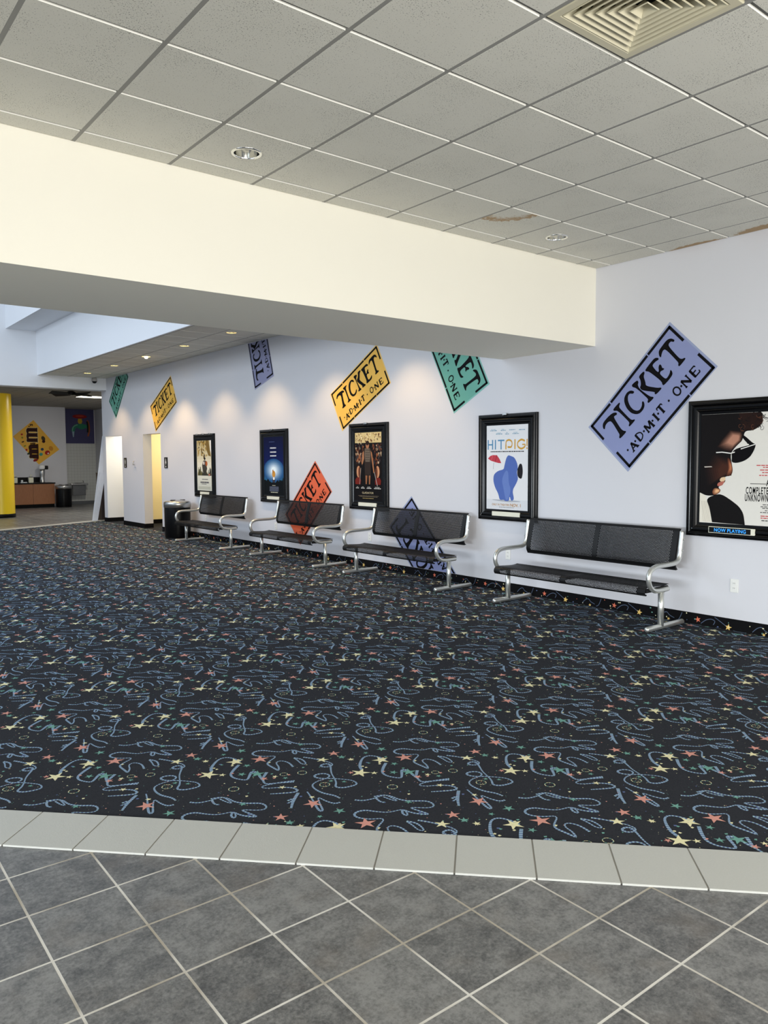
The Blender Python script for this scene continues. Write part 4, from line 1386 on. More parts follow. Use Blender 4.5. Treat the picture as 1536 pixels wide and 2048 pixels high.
def art_arena(a):
    r = random.Random(21)
    sq(a, flat((16, 13, 14)), 0, 0, 1, 1, 0)
    sand = [flat(c) for c in ((206, 186, 134), (178, 150, 96), (224, 210, 170), (120, 84, 54))]
    sq(a, sand[0], .02, .005, .98, .155, 1)
    for _ in range(70):
        x, y_ = r.uniform(.02, .94), r.uniform(.005, .14)
        a.poly([(x, y_), (x + r.uniform(.02, .06), y_ + r.uniform(-.01, .01)), (x + r.uniform(.01, .05), y_ + r.uniform(.02, .045))], r.choice(sand + [flat((60, 36, 26)), flat((92, 48, 30))]), 2)
    dk = [flat(c) for c in ((58, 32, 24), (96, 50, 32), (34, 26, 28), (140, 84, 54), (72, 70, 72), (186, 160, 130))]
    for side in (0, 1):
        for _ in range(70):
            x = r.uniform(.02, .30) if side == 0 else r.uniform(.66, .95)
            y_ = r.uniform(.16, .44)
            a.poly([(x, y_), (x + r.uniform(.02, .07), y_ + r.uniform(-.01, .02)), (x + r.uniform(-.02, .05), y_ + r.uniform(.03, .08))], r.choice(dk), 2)
    for cx in (.13, .86):
        a.ell(cx, .56, .11, .105, flat((30, 18, 15)), 3)
        a.ell(cx + (.02 if cx < .5 else -.015), .575, .072, .085, flat((196, 140, 104)), 4)
        a.ell(cx + (.05 if cx < .5 else -.05), .585, .035, .08, flat((96, 52, 36)), 5)
        a.poly([(cx - .11, .70), (cx - .05, .66), (cx + .06, .66), (cx + .11, .70), (cx + .09, .76), (cx - .1, .76)], flat((112, 34, 26)), 3)
    # plain standing figure, no likeness
    a.poly([(.33, .25), (.40, .225), (.56, .225), (.64, .26), (.68, .40), (.74, .60), (.70, .60), (.62, .42), (.60, .48), (.61, .60), (.60, .64), (.58, .76), (.53, .76), (.51, .62), (.47, .62), (.46, .76), (.41, .76), (.39, .63), (.38, .48), (.36, .40), (.31, .49), (.27, .48)], flat((48, 38, 34)), 5)
    a.poly([(.40, .235), (.56, .235), (.60, .33), (.57, .43), (.41, .43), (.38, .32)], flat((104, 92, 80)), 6)
    for k in range(5):
        a.line([(.41, .26 + .035 * k), (.57, .262 + .035 * k)], .006, flat((44, 38, 36)), 7)
    a.poly([(.30, .30), (.35, .27), (.36, .38), (.31, .46), (.27, .47)], flat((168, 116, 82)), 6)
    a.poly([(.60, .27), (.65, .30), (.74, .59), (.70, .59)], flat((168, 112, 76)), 6)
    a.poly([(.41, .63), (.48, .63), (.455, .755), (.415, .755)], flat((146, 96, 66)), 6)
    a.poly([(.53, .63), (.59, .63), (.575, .755), (.535, .755)], flat((146, 96, 66)), 6)
    a.ell(.485, .185, .062, .055, flat((160, 110, 82)), 6)
    a.ell(.485, .158, .064, .034, flat((40, 26, 22)), 7)
    a.line([(.73, .58), (.84, .78)], .012, flat((190, 186, 180)), 7)
    a.line([(.24, .52), (.19, .76)], .010, flat((170, 166, 160)), 7)
    wt = flat((216, 214, 210))
    for x0, x1 in ((.05, .17), (.24, .38), (.45, .62), (.72, .96)):
        bars(a, wt, x0, x1, .815, .010, l=3, seed=int(x0 * 99))
        bars(a, wt, x0 + .03, x1 - .04, .797, .006, l=3, seed=int(x0 * 91))
    a.text('GLADIATOR', .28, .895, .70, .868, flat((206, 192, 156)), 3, 0.0)
    bars(a, flat((120, 108, 90)), .14, .88, .925, .006, l=3, seed=7)
    bars(a, flat((120, 108, 90)), .18, .84, .938, .006, l=3, seed=8)
    bars(a, flat((180, 158, 100)), .30, .70, .962, .007, l=3, seed=9)


def art_night(a):
    n = 30
    for k in range(n):
        f = k / (n - 1)
        if f < .42:
            c = (8 + 6 * f, 14 + 26 * f, 52 + 70 * f)
        elif f < .8:
            g_ = (f - .42) / .38
            c = (14 + 30 * g_, 28 + 80 * g_, 84 + 60 * g_)
        else:
            g_ = (f - .8) / .2
            c = (30 - 24 * g_, 70 - 58 * g_, 90 - 70 * g_)
        sq(a, flat(tuple(int(v) for v in c)), 0, k / n, 1, (k + 1) / n + .0, 0)
    for k in range(14):
        f = k / 13
        c = tuple(int(v0 + (v1 - v0) * f ** 1.15) for v0, v1 in zip((34, 82, 134), (236, 248, 255)))
        a.ell(.5, .575, .52 * (1 - f * .78), .20 * (1 - f * .72), flat(c), 1 + k * .12, 36)
    dk = flat((9, 14, 18))
    r = random.Random(4)
    pts = [(0, .80)]
    x = 0
    while x < 1:
        d = abs(x - .5)
        pts.append((x, .80 - .10 * d - r.uniform(0, .07) * (.4 + d)))
        x += .03
    pts += [(1, .80), (1, 1), (0, 1)]
    a.poly(pts, dk, 4)
    # plain figure on the glow, no likeness
    a.poly([(.44, .70), (.56, .70), (.57, .745), (.55, .79), (.52, .79), (.50, .755), (.48, .79), (.45, .79), (.43, .745)], flat((58, 50, 56)), 6)
    a.ell(.50, .64, .085, .058, flat((206, 146, 62)), 5)
    a.ell(.46, .595, .03, .035, flat((172, 112, 46)), 5)
    a.ell(.50, .715, .05, .025, flat((236, 236, 236)), 7)
    wt = flat((230, 232, 236))
    for y_, s in ((.19, 3), (.26, 4), (.325, 5)):
        bars(a, wt, .33, .64, y_, .019, l=5, seed=s)
    bars(a, flat((70, 84, 130)), .28, .56, .085, .010, l=5, seed=9)
    g_ = flat((106, 112, 132))
    for k in range(4):
        bars(a, g_, .28, .74, .862 + .022 * k, .014, l=6, seed=31 + k)
    bars(a, flat((216, 214, 190)), .34, .70, .955, .010, l=6, seed=61)
    bars(a, flat((216, 214, 190)), .42, .58, .835, .008, l=6, seed=62)


def art_forest(a):
    n = 16
    for k in range(n):
        f = k / (n - 1)
        if f < .5:
            c = tuple(int(u + (v - u) * f / .5) for u, v in zip((176, 162, 120), (228, 222, 204)))
        else:
            c = tuple(int(u + (v - u) * (f - .5) / .5) for u, v in zip((228, 222, 204), (206, 208, 196)))
        sq(a, flat(c), 0, k / n, 1, (k + 1) / n, 0)
    r = random.Random(9)
    gold = [flat(c) for c in ((150, 122, 60), (118, 96, 52), (176, 150, 84), (86, 72, 44))]
    for _ in range(60):
        x, y_ = r.gauss(.38, .2), r.uniform(.0, .30)
        a.ell(min(.93, max(.07, x)), y_ + .02, r.uniform(.02, .07), r.uniform(.012, .03), r.choice(gold), 1, 10, rot=r.uniform(-1, 1))
    a.poly([(.62, .0), (.82, .0), (.90, .16), (.96, .32), (.80, .30), (.68, .18)], gold[1], 2)
    a.poly([(.90, .0), (1, 0), (1, .26), (.93, .2)], flat((238, 236, 232)), 2)
    a.poly([(.50, .28), (.56, .28), (.55, .33), (.62, .36), (.54, .40), (.47, .36)], flat((34, 30, 30)), 3)
    a.poly([(.44, .40), (.62, .40), (.70, .56), (.62, .66), (.40, .62), (.36, .5)], flat((66, 62, 56)), 3)
    a.ell(.66, .46, .07, .05, flat((172, 92, 52)), 4)
    a.ell(.48, .45, .06, .035, flat((206, 196, 190)), 4)
    for k in range(24):
        x = .04 + k * .039
        h = r.uniform(.05, .16) * (1.2 if abs(x - .5) > .25 else .6)
        a.poly([(x, .70), (x + .05, .70), (x + .035, .70 - h), (x + .01, .70 - h * .9)], r.choice([flat((70, 72, 50)), flat((110, 100, 60)), flat((52, 52, 42))]), 2)
    a.poly([(.36, .70), (.54, .56), (.74, .70)], flat((58, 56, 50)), 4)
    a.poly([(.78, .66), (.92, .66), (.88, .70), (.80, .71)], flat((180, 120, 100)), 4)
    g_ = flat((112, 110, 112))
    bars(a, g_, .34, .74, .775, .016, l=4, seed=2)
    bars(a, flat((92, 90, 96)), .22, .80, .835, .030, l=4, seed=3)
    bars(a, g_, .30, .64, .868, .012, l=4, seed=5)
    for k in range(3):
        bars(a, flat((160, 158, 132)), .08, .92, .925 + .02 * k, .007, l=4, seed=12 + k)


PY = [3.426, 6.134, 8.790, 11.434, 14.113]
pc5 = poster_case(PY[0], 'poster case with a dark profile in sunglasses and a NOW PLAYING strip', art_sunglasses, clips=(), card=False)
poster_case(PY[1], 'poster case with a white poster showing a big blue figure and small red umbrella', art_creature, clips=(0.48,), card_sp=(0.17, 0.84))
poster_case(PY[2], 'poster case with a dark brown battle poster, under the large gold ticket', art_arena, clips=(0.46,), card_sp=(0.17, 0.83))
poster_case(PY[3], 'poster case with a night-blue glowing poster, left of the orange ticket', art_night, clips=(0.46,), card_sp=(0.18, 0.80))
poster_case(PY[4], 'narrow-looking far poster case with a pale sepia poster, behind the farthest bench', art_forest, clips=(0.2, 0.5, 0.82), card_sp=(0.24, 0.86))
# NOW PLAYING strip on the nearest case
bm = BX(-0.0485, -0.036, -0.204, 0.220, 0.040, 0.098, 0.002)
mq = obj('marquee_strip', bm, M_LABEL, pc5)
a = Art()
a.rect(-0.215, 0.045, 0.168, 0.093, M_BLACK, 0)
M_NEON = mat('marquee_blue', (40, 140, 235), 0.5, emit=0.7, var=0.0)
a.text('NOW PLAYING', -0.165, 0.053, 0.125, 0.085, M_NEON, 1, 0.012, 1.06)
a.build('marquee_lettering', lambda x, y_, l: (-0.0490 - 0.0006 * l, -x, y_), mq)

# ------------------------------------------------------------------ outlets, restroom signs, small wall fittings
def outlet(yc, zc, label):
    t = thing('wall_outlet', label, 'outlet', (XW, yc, zc), 0, 'white wall outlets')
    obj('plate', BX(-0.007, 0, -0.037, 0.037, -0.060, 0.060, 0.003), M_PLATE, t)
    for s in (-1, 1):
        f = obj('receptacle', BX(-0.0095, -0.006, -0.017, 0.017, s * 0.022 - 0.015, s * 0.022 + 0.015, 0.002), M_PLATE, t)
        for d_ in (-0.006, 0.006):
            bm = bmesh.new()
            box(bm, -0.0100, -0.0090, d_ - 0.0013, d_ + 0.0013, s * 0.022 - 0.004, s * 0.022 + 0.006)
            obj('slot', bm, M_DARK, f)
    return t


outlet(3.414, 0.410, 'white wall outlet right of the largest bench, nothing in front of it')
outlet(6.127, 0.441, 'white wall outlet behind the left arm of the largest bench')
outlet(8.79, 0.445, 'white wall outlet seen above the bench seat before the low periwinkle ticket')
outlet(11.43, 0.43, 'white wall outlet seen above the bench seat before the orange ticket')
outlet(14.13, 0.43, 'white wall outlet seen above the farthest bench seat')


def restroom_sign(yc, label, skirt):
    t = thing('restroom_sign', label, 'sign', (XW, yc, 1.513), 0, 'small black restroom signs')
    obj('panel', BX(-0.010, 0, -0.085, 0.085, -0.118, 0.118, 0.003), M_BLACK, t)
    a = Art()
    wt = flat((230, 230, 228))
    a.ell(0, .078, .014, .014, wt, 1, 14)
    if skirt:
        a.poly([(-.012, .06), (.012, .06), (.032, -.012), (-.032, -.012)], wt, 1)
        a.rect(-.014, -.045, -.003, -.012, wt, 1)
        a.rect(.003, -.045, .014, -.012, wt, 1)
    else:
        a.rect(-.022, .0, .022, .06, wt, 1)
        a.rect(-.017, -.045, -.002, .0, wt, 1)
        a.rect(.002, -.045, .017, .0, wt, 1)
    a.ell(.0, -.083, .020, .020, wt, 1, 16)
    a.build('pictogram', lambda x, y_, l: (-0.0105 - 0.0005 * l, -x, y_), t)
    return t


restroom_sign(18.47, 'small black restroom sign beside the farther doorway', False)
restroom_sign(16.03, 'small black restroom sign right of the nearer doorway', True)
t = thing('wall_hook', 'small steel hook between the two doorways', 'hook', (XW, 17.86, 1.50))
bm = bmesh.new()
box(bm, -0.012, 0, -0.05, 0.05, -0.09, 0.09, 0.004)
obj('mount_plate', bm, M_WALL, t)
bm = bmesh.new()
tube(bm, catmull([Vector(p) for p in ((-0.012, 0.02, 0.05), (-0.04, 0.02, 0.03), (-0.045, 0.01, -0.01), (-0.05, -0.02, -0.035), (-0.03, -0.05, -0.02))], 0.01), 0.010, 10)
obj('hook_arm', bm, M_BRUSH, t)

# ------------------------------------------------------------------ ceiling fixtures
def downlight(x, y_, z, label, lit, grp, bulb=False):
    t = thing('downlight', label, 'downlight', (x, y_, z), 0, grp)
    obj('trim_ring', LATHE([(0.080, 0.006), (0.080, -0.003), (0.084, -0.006), (0.094, -0.005), (0.099, -0.001), (0.099, 0.001)], seg=36), M_CHROME if not lit else M_VENT, t)
    obj('reflector', LATHE([(0.080, 0.004), (0.078, 0.03), (0.070, 0.07), (0.055, 0.115), (0.03, 0.125), (0.0, 0.125)], seg=36), M_CHROME, t)
    if lit:
        obj('lamp', LATHE([(0.0, 0.028), (0.035, 0.030), (0.060, 0.038), (0.071, 0.052), (0.0, 0.056)], seg=24), M_LAMP, t)
        l = bpy.data.lights.new('downlight_beam', 'SPOT')
        l.energy = 72 if not bulb else 100
        l.color = (1.0, 0.68, 0.34)
        l.spot_size = R_(96)
        l.spot_blend = 0.55
        l.shadow_soft_size = 0.05
        o = bpy.data.objects.new('downlight_beam', l)
        C.objects.link(o)
        o.parent = t
        o.location = (0, 0, 0.012)
        if bulb:
            obj('bulb', LATHE([(0.0, -0.045), (0.025, -0.038), (0.036, -0.018), (0.03, 0.006), (0.018, 0.028), (0.0, 0.028)], seg=20), M_LAMP, t)
            o.location = (0, 0, -0.05)
    else:
        obj('bulb', LATHE([(0.0, 0.045), (0.020, 0.050), (0.033, 0.066), (0.034, 0.085), (0.024, 0.11), (0.0, 0.122)], seg=20), mat('frosted_bulb', (226, 222, 206), 0.35), t)
    return t


downlight(*HALL_LAMPS[0], ZC, 'unlit chrome downlight nearer the camera, above the cream beam at left', False, 'unlit chrome downlights in the hall ceiling')
downlight(*HALL_LAMPS[1], ZC, 'unlit chrome downlight near the brown water stains', False, 'unlit chrome downlights in the hall ceiling')
for k, (x, y_) in enumerate(REAR_LAMPS):
    lab = ['lit downlight in the rear ceiling, hidden close behind the beam',
           'lit downlight in the rear ceiling, second behind the beam',
           'lit downlight in the rear ceiling nearest the beam',
           'lit downlight in the rear ceiling next to the bare glaring bulb, on its near side',
           'downlight in the rear ceiling with a bare glaring bulb',
           'lit downlight in the rear ceiling just beyond the bare glaring bulb',
           'farthest lit downlight in the rear ceiling, near the dome camera'][k]
    if k >= 2:
        downlight(x, y_, ZR, lab, True, 'lit downlights in the rear ceiling', k == 4)
    else:
        downlight(x, y_, ZR, lab, True, 'lit downlights in the rear ceiling')

# four-way louvred air diffuser in its ceiling tile
vx, vy = GX + 2.5 * G, GY - 2.5 * G
t = thing('air_diffuser', 'square cream louvred air diffuser set in the ceiling at top right', 'air vent', (vx, vy, ZC))
hs = G / 2 - 0.012


def sq_ring(bm, loops):
    rings = [[bm.verts.new((sx * h, sy * h, z)) for sx, sy in ((-1, -1), (1, -1), (1, 1), (-1, 1))] for h, z in loops]
    for a, b in zip(rings, rings[1:]):
        for k in range(4):
            bm.faces.new((a[k], a[(k + 1) % 4], b[(k + 1) % 4], b[k]))


bm = bmesh.new()
sq_ring(bm, [(hs, 0.012), (hs, -0.001), (hs - 0.004, -0.004), (hs - 0.040, -0.004), (hs - 0.044, 0.0), (hs - 0.044, 0.05)])
obj('vent_frame', bm, M_VENT, t)
nl = 6
for k in range(nl):
    o_ = hs - 0.046 - k * 0.0335
    bm = bmesh.new()
    sq_ring(bm, [(o_, -0.003), (o_ - 0.004, -0.005), (o_ - 0.030, 0.028), (o_ - 0.032, 0.044), (o_ - 0.028, 0.044), (o_ - 0.0265, 0.029), (o_, 0.0), (o_, -0.003)])
    obj('louvre', bm, M_VENT, t)
bm = bmesh.new()
o_ = hs - 0.046 - nl * 0.0335
sq_ring(bm, [(o_, -0.003), (o_ - 0.004, -0.006), (0.004, 0.040), (0.0001, 0.041)])
obj('centre_cone', bm, M_VENT, t)
obj('duct_box', BX(-hs + 0.03, hs - 0.03, -hs + 0.03, hs - 0.03, 0.10, 0.12), M_DARK, t)

# dome camera on the bulkhead
t = thing('dome_camera', 'small black dome camera under the rear ceiling at the bulkhead', 'security camera', (6.415, YF - 0.07, 3.53))
obj('dome', LATHE([(0.0, -0.05), (0.03, -0.043), (0.052, -0.02), (0.058, 0.005)], seg=24), M_BLACK, t)
obj('housing', LATHE([(0.058, 0.0), (0.064, 0.004), (0.064, 0.05), (0.05, 0.088), (0.0, 0.09)], seg=24), mat('camera_housing', (176, 174, 170), 0.4), t)
obj('bracket', BX(-0.02, 0.02, 0.0, 0.07, 0.03, 0.06, 0.004), mat('camera_housing', (176, 174, 170), 0.4), t)

# ------------------------------------------------------------------ bins
def trash_can(label, loc):
    t = thing('trash_can', label, 'trash can', loc, 0, 'black round trash cans')
    obj('body', LATHE([(0.0, 0.012), (0.245, 0.012), (0.247, 0.03), (0.252, 0.06), (0.256, 0.61), (0.252, 0.625), (0.0, 0.625)], seg=48), mat('bin_black', (7, 7, 8), 0.3, spec=0.15), t)
    obj('base_ring', LATHE([(0.0, 0.0), (0.238, 0.0), (0.25, 0.006), (0.25, 0.016), (0.24, 0.03)], seg=48), M_BLACK, t)
    obj('lid', LATHE([(0.258, 0.622), (0.265, 0.626), (0.266, 0.70), (0.262, 0.722), (0.248, 0.740), (0.22, 0.750), (0.20, 0.752), (0.12, 0.766), (0.0, 0.770)], seg=48), M_BRUSH, t)
    for s in (-1, 1):
        bm = bmesh.new()
        bmesh.ops.create_cone(bm, cap_ends=True, segments=24, radius1=0.055, radius2=0.048, depth=0.012, matrix=Matrix.Translation((s * 0.10, -0.03, 0.768)))
        obj('lid_opening', bm, M_BLACK, t)
    return t


tc = trash_can('black round trash can with steel lid, standing against the wall beside the farthest bench', (6.36, 14.66, 0.004))
dup(tc, (7.80, 27.35, 0.001), 'black round trash can between the wooden counter and the drinking fountain')

# ------------------------------------------------------------------ yellow column
t = thing('column', 'glossy yellow round column at the left edge', 'column', (5.02, 23.55, 0))
obj('shaft', LATHE([(0.36, 0.10), (0.36, 3.43)], seg=64), M_YELLOW, t)
obj('base_ring', LATHE([(0.0, 0.0), (0.372, 0.0), (0.372, 0.098), (0.36, 0.104)], seg=64), M_BLACK, t)
t['kind'] = 'structure'

# ------------------------------------------------------------------ far lobby furniture
YC = 27.5
t = thing('counter', 'wooden condiment counter with black top by the back wall', 'counter', (6.4, YC, 0))
bm = bmesh.new()
for k in range(4):
    x0 = -1.6 + k * 0.69
    box(bm, x0 + 0.002, x0 + 0.686, 0, 0.5, 0.12, 0.80, 0.003)
obj('cabinet', bm, M_WOOD, t)
obj('worktop', BX(-1.62, 1.18, -0.03, 0.59, 0.80, 0.84, 0.004), M_BLACK, t)
obj('kick_plate', BX(-1.6, 1.14, 0.03, 0.5, 0, 0.12), M_FRAMED, t)
tag(obj('backsplash', BX(4.8, 7.38, 28.07, 28.1, 0.845, 1.02, 0.003), M_BLACK), 'black backsplash panel on the wall behind the counter top', 'backsplash')


def pump_bottle(x, label):
    t = thing('pump_dispenser', label, 'dispenser', (x, 27.72, 0.84), 0, 'cream pump dispensers on the counter')
    m = mat('cream_plastic', (232, 230, 206), 0.4)
    obj('body', BX(-0.075, 0.075, -0.06, 0.06, 0, 0.18, 0.015), m, t)
    obj('cap', BX(-0.05, 0.06, -0.04, 0.04, 0.18, 0.20, 0.006), M_BLACK, t)
    bm = bmesh.new()
    tube(bm, [(0.0, 0, 0.20), (0.0, 0, 0.27)], 0.014, 10)
    tube(bm, [(0.0, 0, 0.262), (0.05, -0.02, 0.258)], 0.009, 8)
    obj('pump', bm, m, t)


pump_bottle(6.36, 'cream pump dispenser on the counter right beside the yellow column')
pump_bottle(6.86, 'cream pump dispenser on the counter beside the tall steel dispenser')
t = thing('butter_dispenser', 'tall steel dispenser with white top on the wooden counter', 'dispenser', (7.23, 27.74, 0.84))
obj('body', LATHE([(0.0, 0.0), (0.085, 0.0), (0.085, 0.02), (0.078, 0.03), (0.072, 0.20), (0.085, 0.26), (0.092, 0.36), (0.085, 0.47), (0.0, 0.47)], seg=28), M_BRUSH, t)
obj('top', LATHE([(0.085, 0.455), (0.10, 0.475), (0.105, 0.53), (0.095, 0.575), (0.06, 0.60), (0.0, 0.605)], seg=28), mat('white_enamel', (244, 244, 242), 0.25), t)
obj('spout', BX(0.06, 0.19, -0.07, 0.07, 0.44, 0.57, 0.025), M_BLACK, t)
t = thing('napkin_tray', 'small clear tray on the counter between the cream dispensers', 'tray', (6.62, 27.68, 0.84))
gl = mat('clear_plastic', (206, 212, 216), 0.2)
obj('tray_base', BX(-0.10, 0.10, -0.06, 0.06, 0, 0.03, 0.006), gl, t)
obj('tray_back', BX(-0.08, -0.02, -0.03, 0.03, 0.03, 0.10, 0.008), gl, t)

# drinking fountain
t = thing('drinking_fountain', 'grey steel wall drinking fountain in the tiled alcove', 'drinking fountain', (8.70, 28.86, 0.33))
ss = mat('fountain_steel', (120, 122, 124), 0.35, 0.6)
obj('cabinet', BX(-0.22, 0.22, -0.30, 0, 0, 0.37, 0.01), ss, t)
bm = bmesh.new()
box(bm, -0.29, 0.29, -0.36, 0, 0.37, 0.43, 0.015)
obj('basin_rim', bm, M_BRUSH, t)
obj('basin', LATHE([(0.0, 0.432), (0.10, 0.433), (0.14, 0.437), (0.15, 0.441)], seg=28, cy=-0.18), M_BLACK, t)
bm = bmesh.new()
tube(bm, [(0.2, -0.12, 0.43), (0.2, -0.12, 0.50), (0.17, -0.14, 0.52)], 0.014, 10)
obj('bubbler', bm, M_CHROME, t)

# candy sign: yellow diamond with brown lettering (flat, on the back wall)
cxs, czs = 7.173, 2.193
t = thing('candy_sign', 'yellow tilted candy sign with brown lettering above the counter', 'sign', (cxs, 28.1, czs))
FNs = lambda x, y_, l: (x - cxs, -0.006 - 0.0018 * l, y_ - czs)
a = Art()
yl = mat('candy_sign_yellow', (238, 178, 40), 0.5, var=0.04)
corners = [(7.104, 2.963), (6.439, 2.395), (7.229, 1.451), (7.919, 1.965)]
a.poly(corners[::-1], yl, 0)
sg = a.build('panel', FNs, t)
sol = sg.modifiers.new('thickness', 'SOLIDIFY')
sol.thickness = 0.005
sol.offset = -1
a = Art()
br = flat((52, 20, 18))
wh = flat((226, 206, 150))
rd = flat((176, 38, 34))
# vertical "m&m's": each m as a slab-serif with the stems lying sideways
def slab_m(z0, z1, xa, xb):
    h = z1 - z0
    for mm, g_, l in ((wh, 0.014, 1), (br, 0.0, 2)):
        pts = [(xa + 0.03 - g_, z0 - g_)]
        for k in range(3):
            zc = z0 + h * (0.14 + 0.36 * k)
            t_, u_ = h * 0.125 + g_, h * 0.155 + g_
            pts += [(xa + 0.03 - g_ if k == 0 else xa + 0.085 + g_, zc - t_), (xb - 0.035 - g_, zc - t_), (xb - 0.025 - g_, zc - u_), (xb + g_, zc - u_), (xb + g_, zc + u_), (xb - 0.025 - g_, zc + u_), (xb - 0.035 - g_, zc + t_), (xa + 0.085 + g_ if k < 2 else xa + 0.05, zc + t_)]
            if k < 2:
                pts += [(xa + 0.07 + g_, zc + t_ + h * 0.02)]
        pts += [(xa + 0.012 - g_, z0 + h * 0.9), (xa + 0.0 - g_, z0 + h * 0.76), (xa + 0.02 - g_, z0 + h * 0.60), (xa - g_, z0 + h * 0.42), (xa + 0.015 - g_, z0 + h * 0.24), (xa - g_, z0 + h * 0.10)]
        a.poly(pts, mm, l)


slab_m(1.66, 2.13, 6.93, 7.22)
slab_m(2.21, 2.70, 6.86, 7.22)
# ampersand and possessive, turned on their sides
def side_text(s, x0, x1, z0, z1, m, bold):
    b = Art()
    b.text(s, 0, 0, 1, 1, m, 2, bold)
    o = len(a.V)
    a.V += [(x1 - v[1] * (x1 - x0), z0 + v[0] * (z1 - z0), 3) for v in b.V]
    i = a.mi(m)
    for f in b.F:
        a.F.append(tuple(o + q for q in f))
        a.MI.append(i)


side_text('&', 6.97, 7.14, 2.135, 2.205, br, 0.03)
side_text("'s", 6.93, 7.08, 2.73, 2.83, br, 0.03)
a.build('lettering', FNs, t)
cand = [(6.72, 2.47, .035, .032, rd), (6.73, 2.36, .03, .035, flat((150, 142, 48))), (6.745, 2.22, .045, .022, flat((70, 44, 22))), (6.80, 2.08, .04, .022, flat((120, 136, 50))), (6.85, 1.95, .035, .035, rd), (6.91, 1.82, .05, .03, flat((46, 66, 40))), (7.40, 2.34, .06, .085, flat((70, 60, 40))), (7.41, 2.24, .055, .05, flat((58, 20, 22))), (7.355, 1.97, .05, .05, flat((48, 70, 92))), (7.31, 1.80, .06, .055, flat((70, 150, 130))), (7.52, 1.855, .085, .075, rd), (7.545, 1.83, .03, .025, flat((226, 214, 206))), (7.64, 2.0, .07, .085, flat((206, 140, 50))), (7.13, 1.68, .085, .042, flat((140, 36, 34)))]
for k, (x, z_, rx, rz, m) in enumerate(cand):
    if k == 13:
        z_ = 1.60
    a = Art()
    a.ell(x, z_, rx, rz, m, 3, 20, rot=.4)
    a.build('candy_dot', lambda x_, y_, l, k=k: (x_ - cxs, -0.0062 - 0.00012 * k, y_ - czs), t)

# tap mural
t = thing('tap_mural', 'dark blue wall panel painted with a green water tap', 'mural', (8.88, 28.88, 2.84))
FT = lambda x, y_, l: (x, -0.012 - 0.0018 * l, y_)
obj('panel', BX(-0.50, 0.50, -0.010, 0.0, -0.64, 0.60), mat('mural_blue', (62, 60, 104), 0.6, var=0.06), t)
a = Art()
gr, gr2 = flat((52, 128, 100)), flat((120, 168, 150))
a.ell(0.0, .33, .255, .075, flat((150, 36, 34)), 1)
a.ell(.0, .345, .15, .03, flat((186, 70, 56)), 2)
a.poly([(-.06, .25), (.07, .25), (.085, .14), (.05, .07), (-.04, .07), (-.075, .14)], flat((196, 164, 50)), 2)
a.line([(.26, -.04), (.10, .0), (-.05, .0), (-.16, -.02), (-.235, -.10), (-.25, -.22)], .125, gr, 2, True)
a.line([(-.08, .03), (-.17, .0), (-.245, -.07), (-.268, -.2)], .035, gr2, 3, True)
a.ell(.05, -.03, .15, .10, gr, 2)
a.poly([(-.285, -.21), (-.205, -.21), (-.225, -.41), (-.245, -.42), (-.26, -.40)], flat((150, 178, 190)), 3)
a.line([(.27, .20), (.32, .02), (.32, -.2), (.27, -.38)], .055, flat((156, 84, 44)), 2, True)
a.line([(.25, .16), (.275, .0), (.27, -.24)], .06, flat((24, 40, 34)), 1, True)
a.build('tap_painting', FT, t)

# boards leaning on the end of the wall
def board(name, label, base, top, wx, th, m, grp):
    t = thing(name, label, 'board', base, 0, grp)
    bm = bmesh.new()
    b_, t_ = Vector((0, 0, 0)), Vector(top) - Vector(base)
    vs = []
    for p in (b_, t_):
        for dx, dy in ((-wx / 2, 0), (wx / 2, 0), (wx / 2, th), (-wx / 2, th)):
            vs.append(bm.verts.new((p.x + dx, p.y + dy, p.z)))
    for q in ((3, 2, 1, 0), (4, 5, 6, 7), (0, 1, 5, 4), (1, 2, 6, 5), (2, 3, 7, 6), (3, 0, 4, 7)):
        bm.faces.new([vs[k] for k in q])
    bmesh.ops.bevel(bm, geom=bm.edges[:], offset=0.004, segments=2, affect='EDGES')
    obj('panel', bm, m, t)
    return t


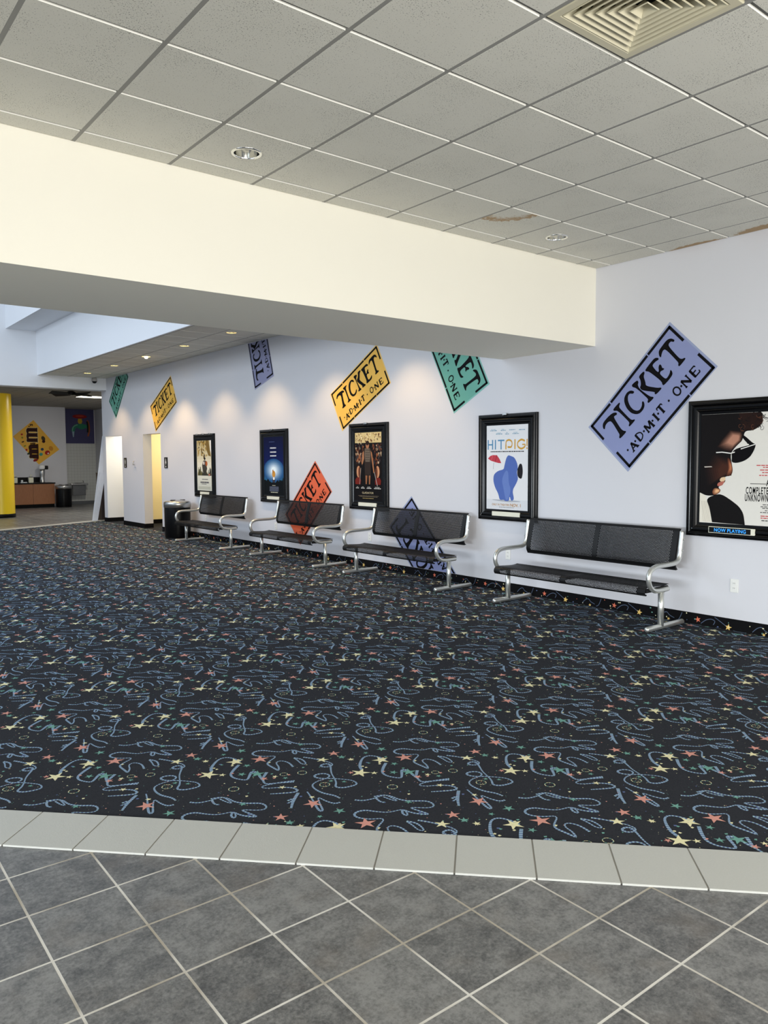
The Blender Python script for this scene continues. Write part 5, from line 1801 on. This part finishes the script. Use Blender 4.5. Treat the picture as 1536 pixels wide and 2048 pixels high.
mw = mat('board_white', (222, 228, 238), 0.5)
board('leaning_board', 'tall white board leaning on the end of the wall, behind the shorter one', (6.60, 20.46, 0.005), (6.80, 20.08, 2.20), 0.13, 0.03, mw, 'boards leaning at the wall end')
board('leaning_board', 'short white board leaning in front at the end of the wall', (6.585, 20.40, 0.005), (6.72, 20.08, 1.27), 0.14, 0.03, mw, 'boards leaning at the wall end')
t = thing('storage_box', 'dark brown upright box behind the leaning white boards', 'box', (6.975, 20.72, 0))
obj('body', BX(-0.17, 0.17, -0.18, 0.18, 0.0, 1.22, 0.006), mat('board_brown', (46, 30, 25), 0.5), t)
obj('lid', BX(-0.175, 0.175, -0.185, 0.185, 1.22, 1.25, 0.004), mat('board_brown', (46, 30, 25), 0.5), t)

# lobby ceiling lamp and black fan
t = thing('ceiling_light', 'lit white fluorescent panel in the lobby ceiling', 'ceiling light', (7.50, 23.0, 3.43))
obj('frame', BX(-0.46, 0.46, -0.30, 0.30, -0.012, 0.01, 0.003), M_GRID, t)
obj('diffuser', BX(-0.43, 0.43, -0.27, 0.27, -0.016, -0.010), M_TROFFER, t)
l = bpy.data.lights.new('ceiling_light_glow', 'AREA')
l.shape = 'RECTANGLE'
l.size, l.size_y, l.energy, l.color = 0.85, 0.5, 50, (1.0, 0.95, 0.85)
o = bpy.data.objects.new('ceiling_light_glow', l)
o.location = (0, 0, -0.03)
C.objects.link(o)
o.parent = t
t = thing('ceiling_fan', 'black flat ceiling fan under the lobby ceiling, partly behind the bulkhead', 'ceiling fan', (6.35, 21.30, 3.38))
obj('motor', LATHE([(0.0, -0.07), (0.09, -0.068), (0.12, -0.04), (0.12, 0.0), (0.06, 0.03), (0.0, 0.03)], seg=24), M_BLACK, t)
for k in range(4):
    a0 = R_(25 + 90 * k)
    bm = bmesh.new()
    box(bm, 0.10, 0.66, -0.075, 0.075, -0.006, 0.006, 0.003)
    bmesh.ops.rotate(bm, verts=bm.verts[:], cent=(0, 0, 0), matrix=Matrix.Rotation(R_(24), 3, 'X'))
    bmesh.ops.translate(bm, verts=bm.verts[:], vec=(0, 0, -0.045))
    bmesh.ops.rotate(bm, verts=bm.verts[:], cent=(0, 0, 0), matrix=Matrix.Rotation(a0, 3, 'Z'))
    obj('blade', bm, M_BLACK, t)

# warm lamps inside the restroom passages
for nm, loc, e_, col in (('passage_lamp', (8.2, 17.3, 2.2), 28, (1.0, 0.86, 0.60)), ('passage_lamp', (7.6, 19.1, 2.2), 18, (1.0, 0.93, 0.82))):
    l = bpy.data.lights.new(nm, 'POINT')
    l.energy = e_
    l.color = col
    l.shadow_soft_size = 0.15
    o = bpy.data.objects.new(nm, l)
    o.location = loc
    C.objects.link(o)
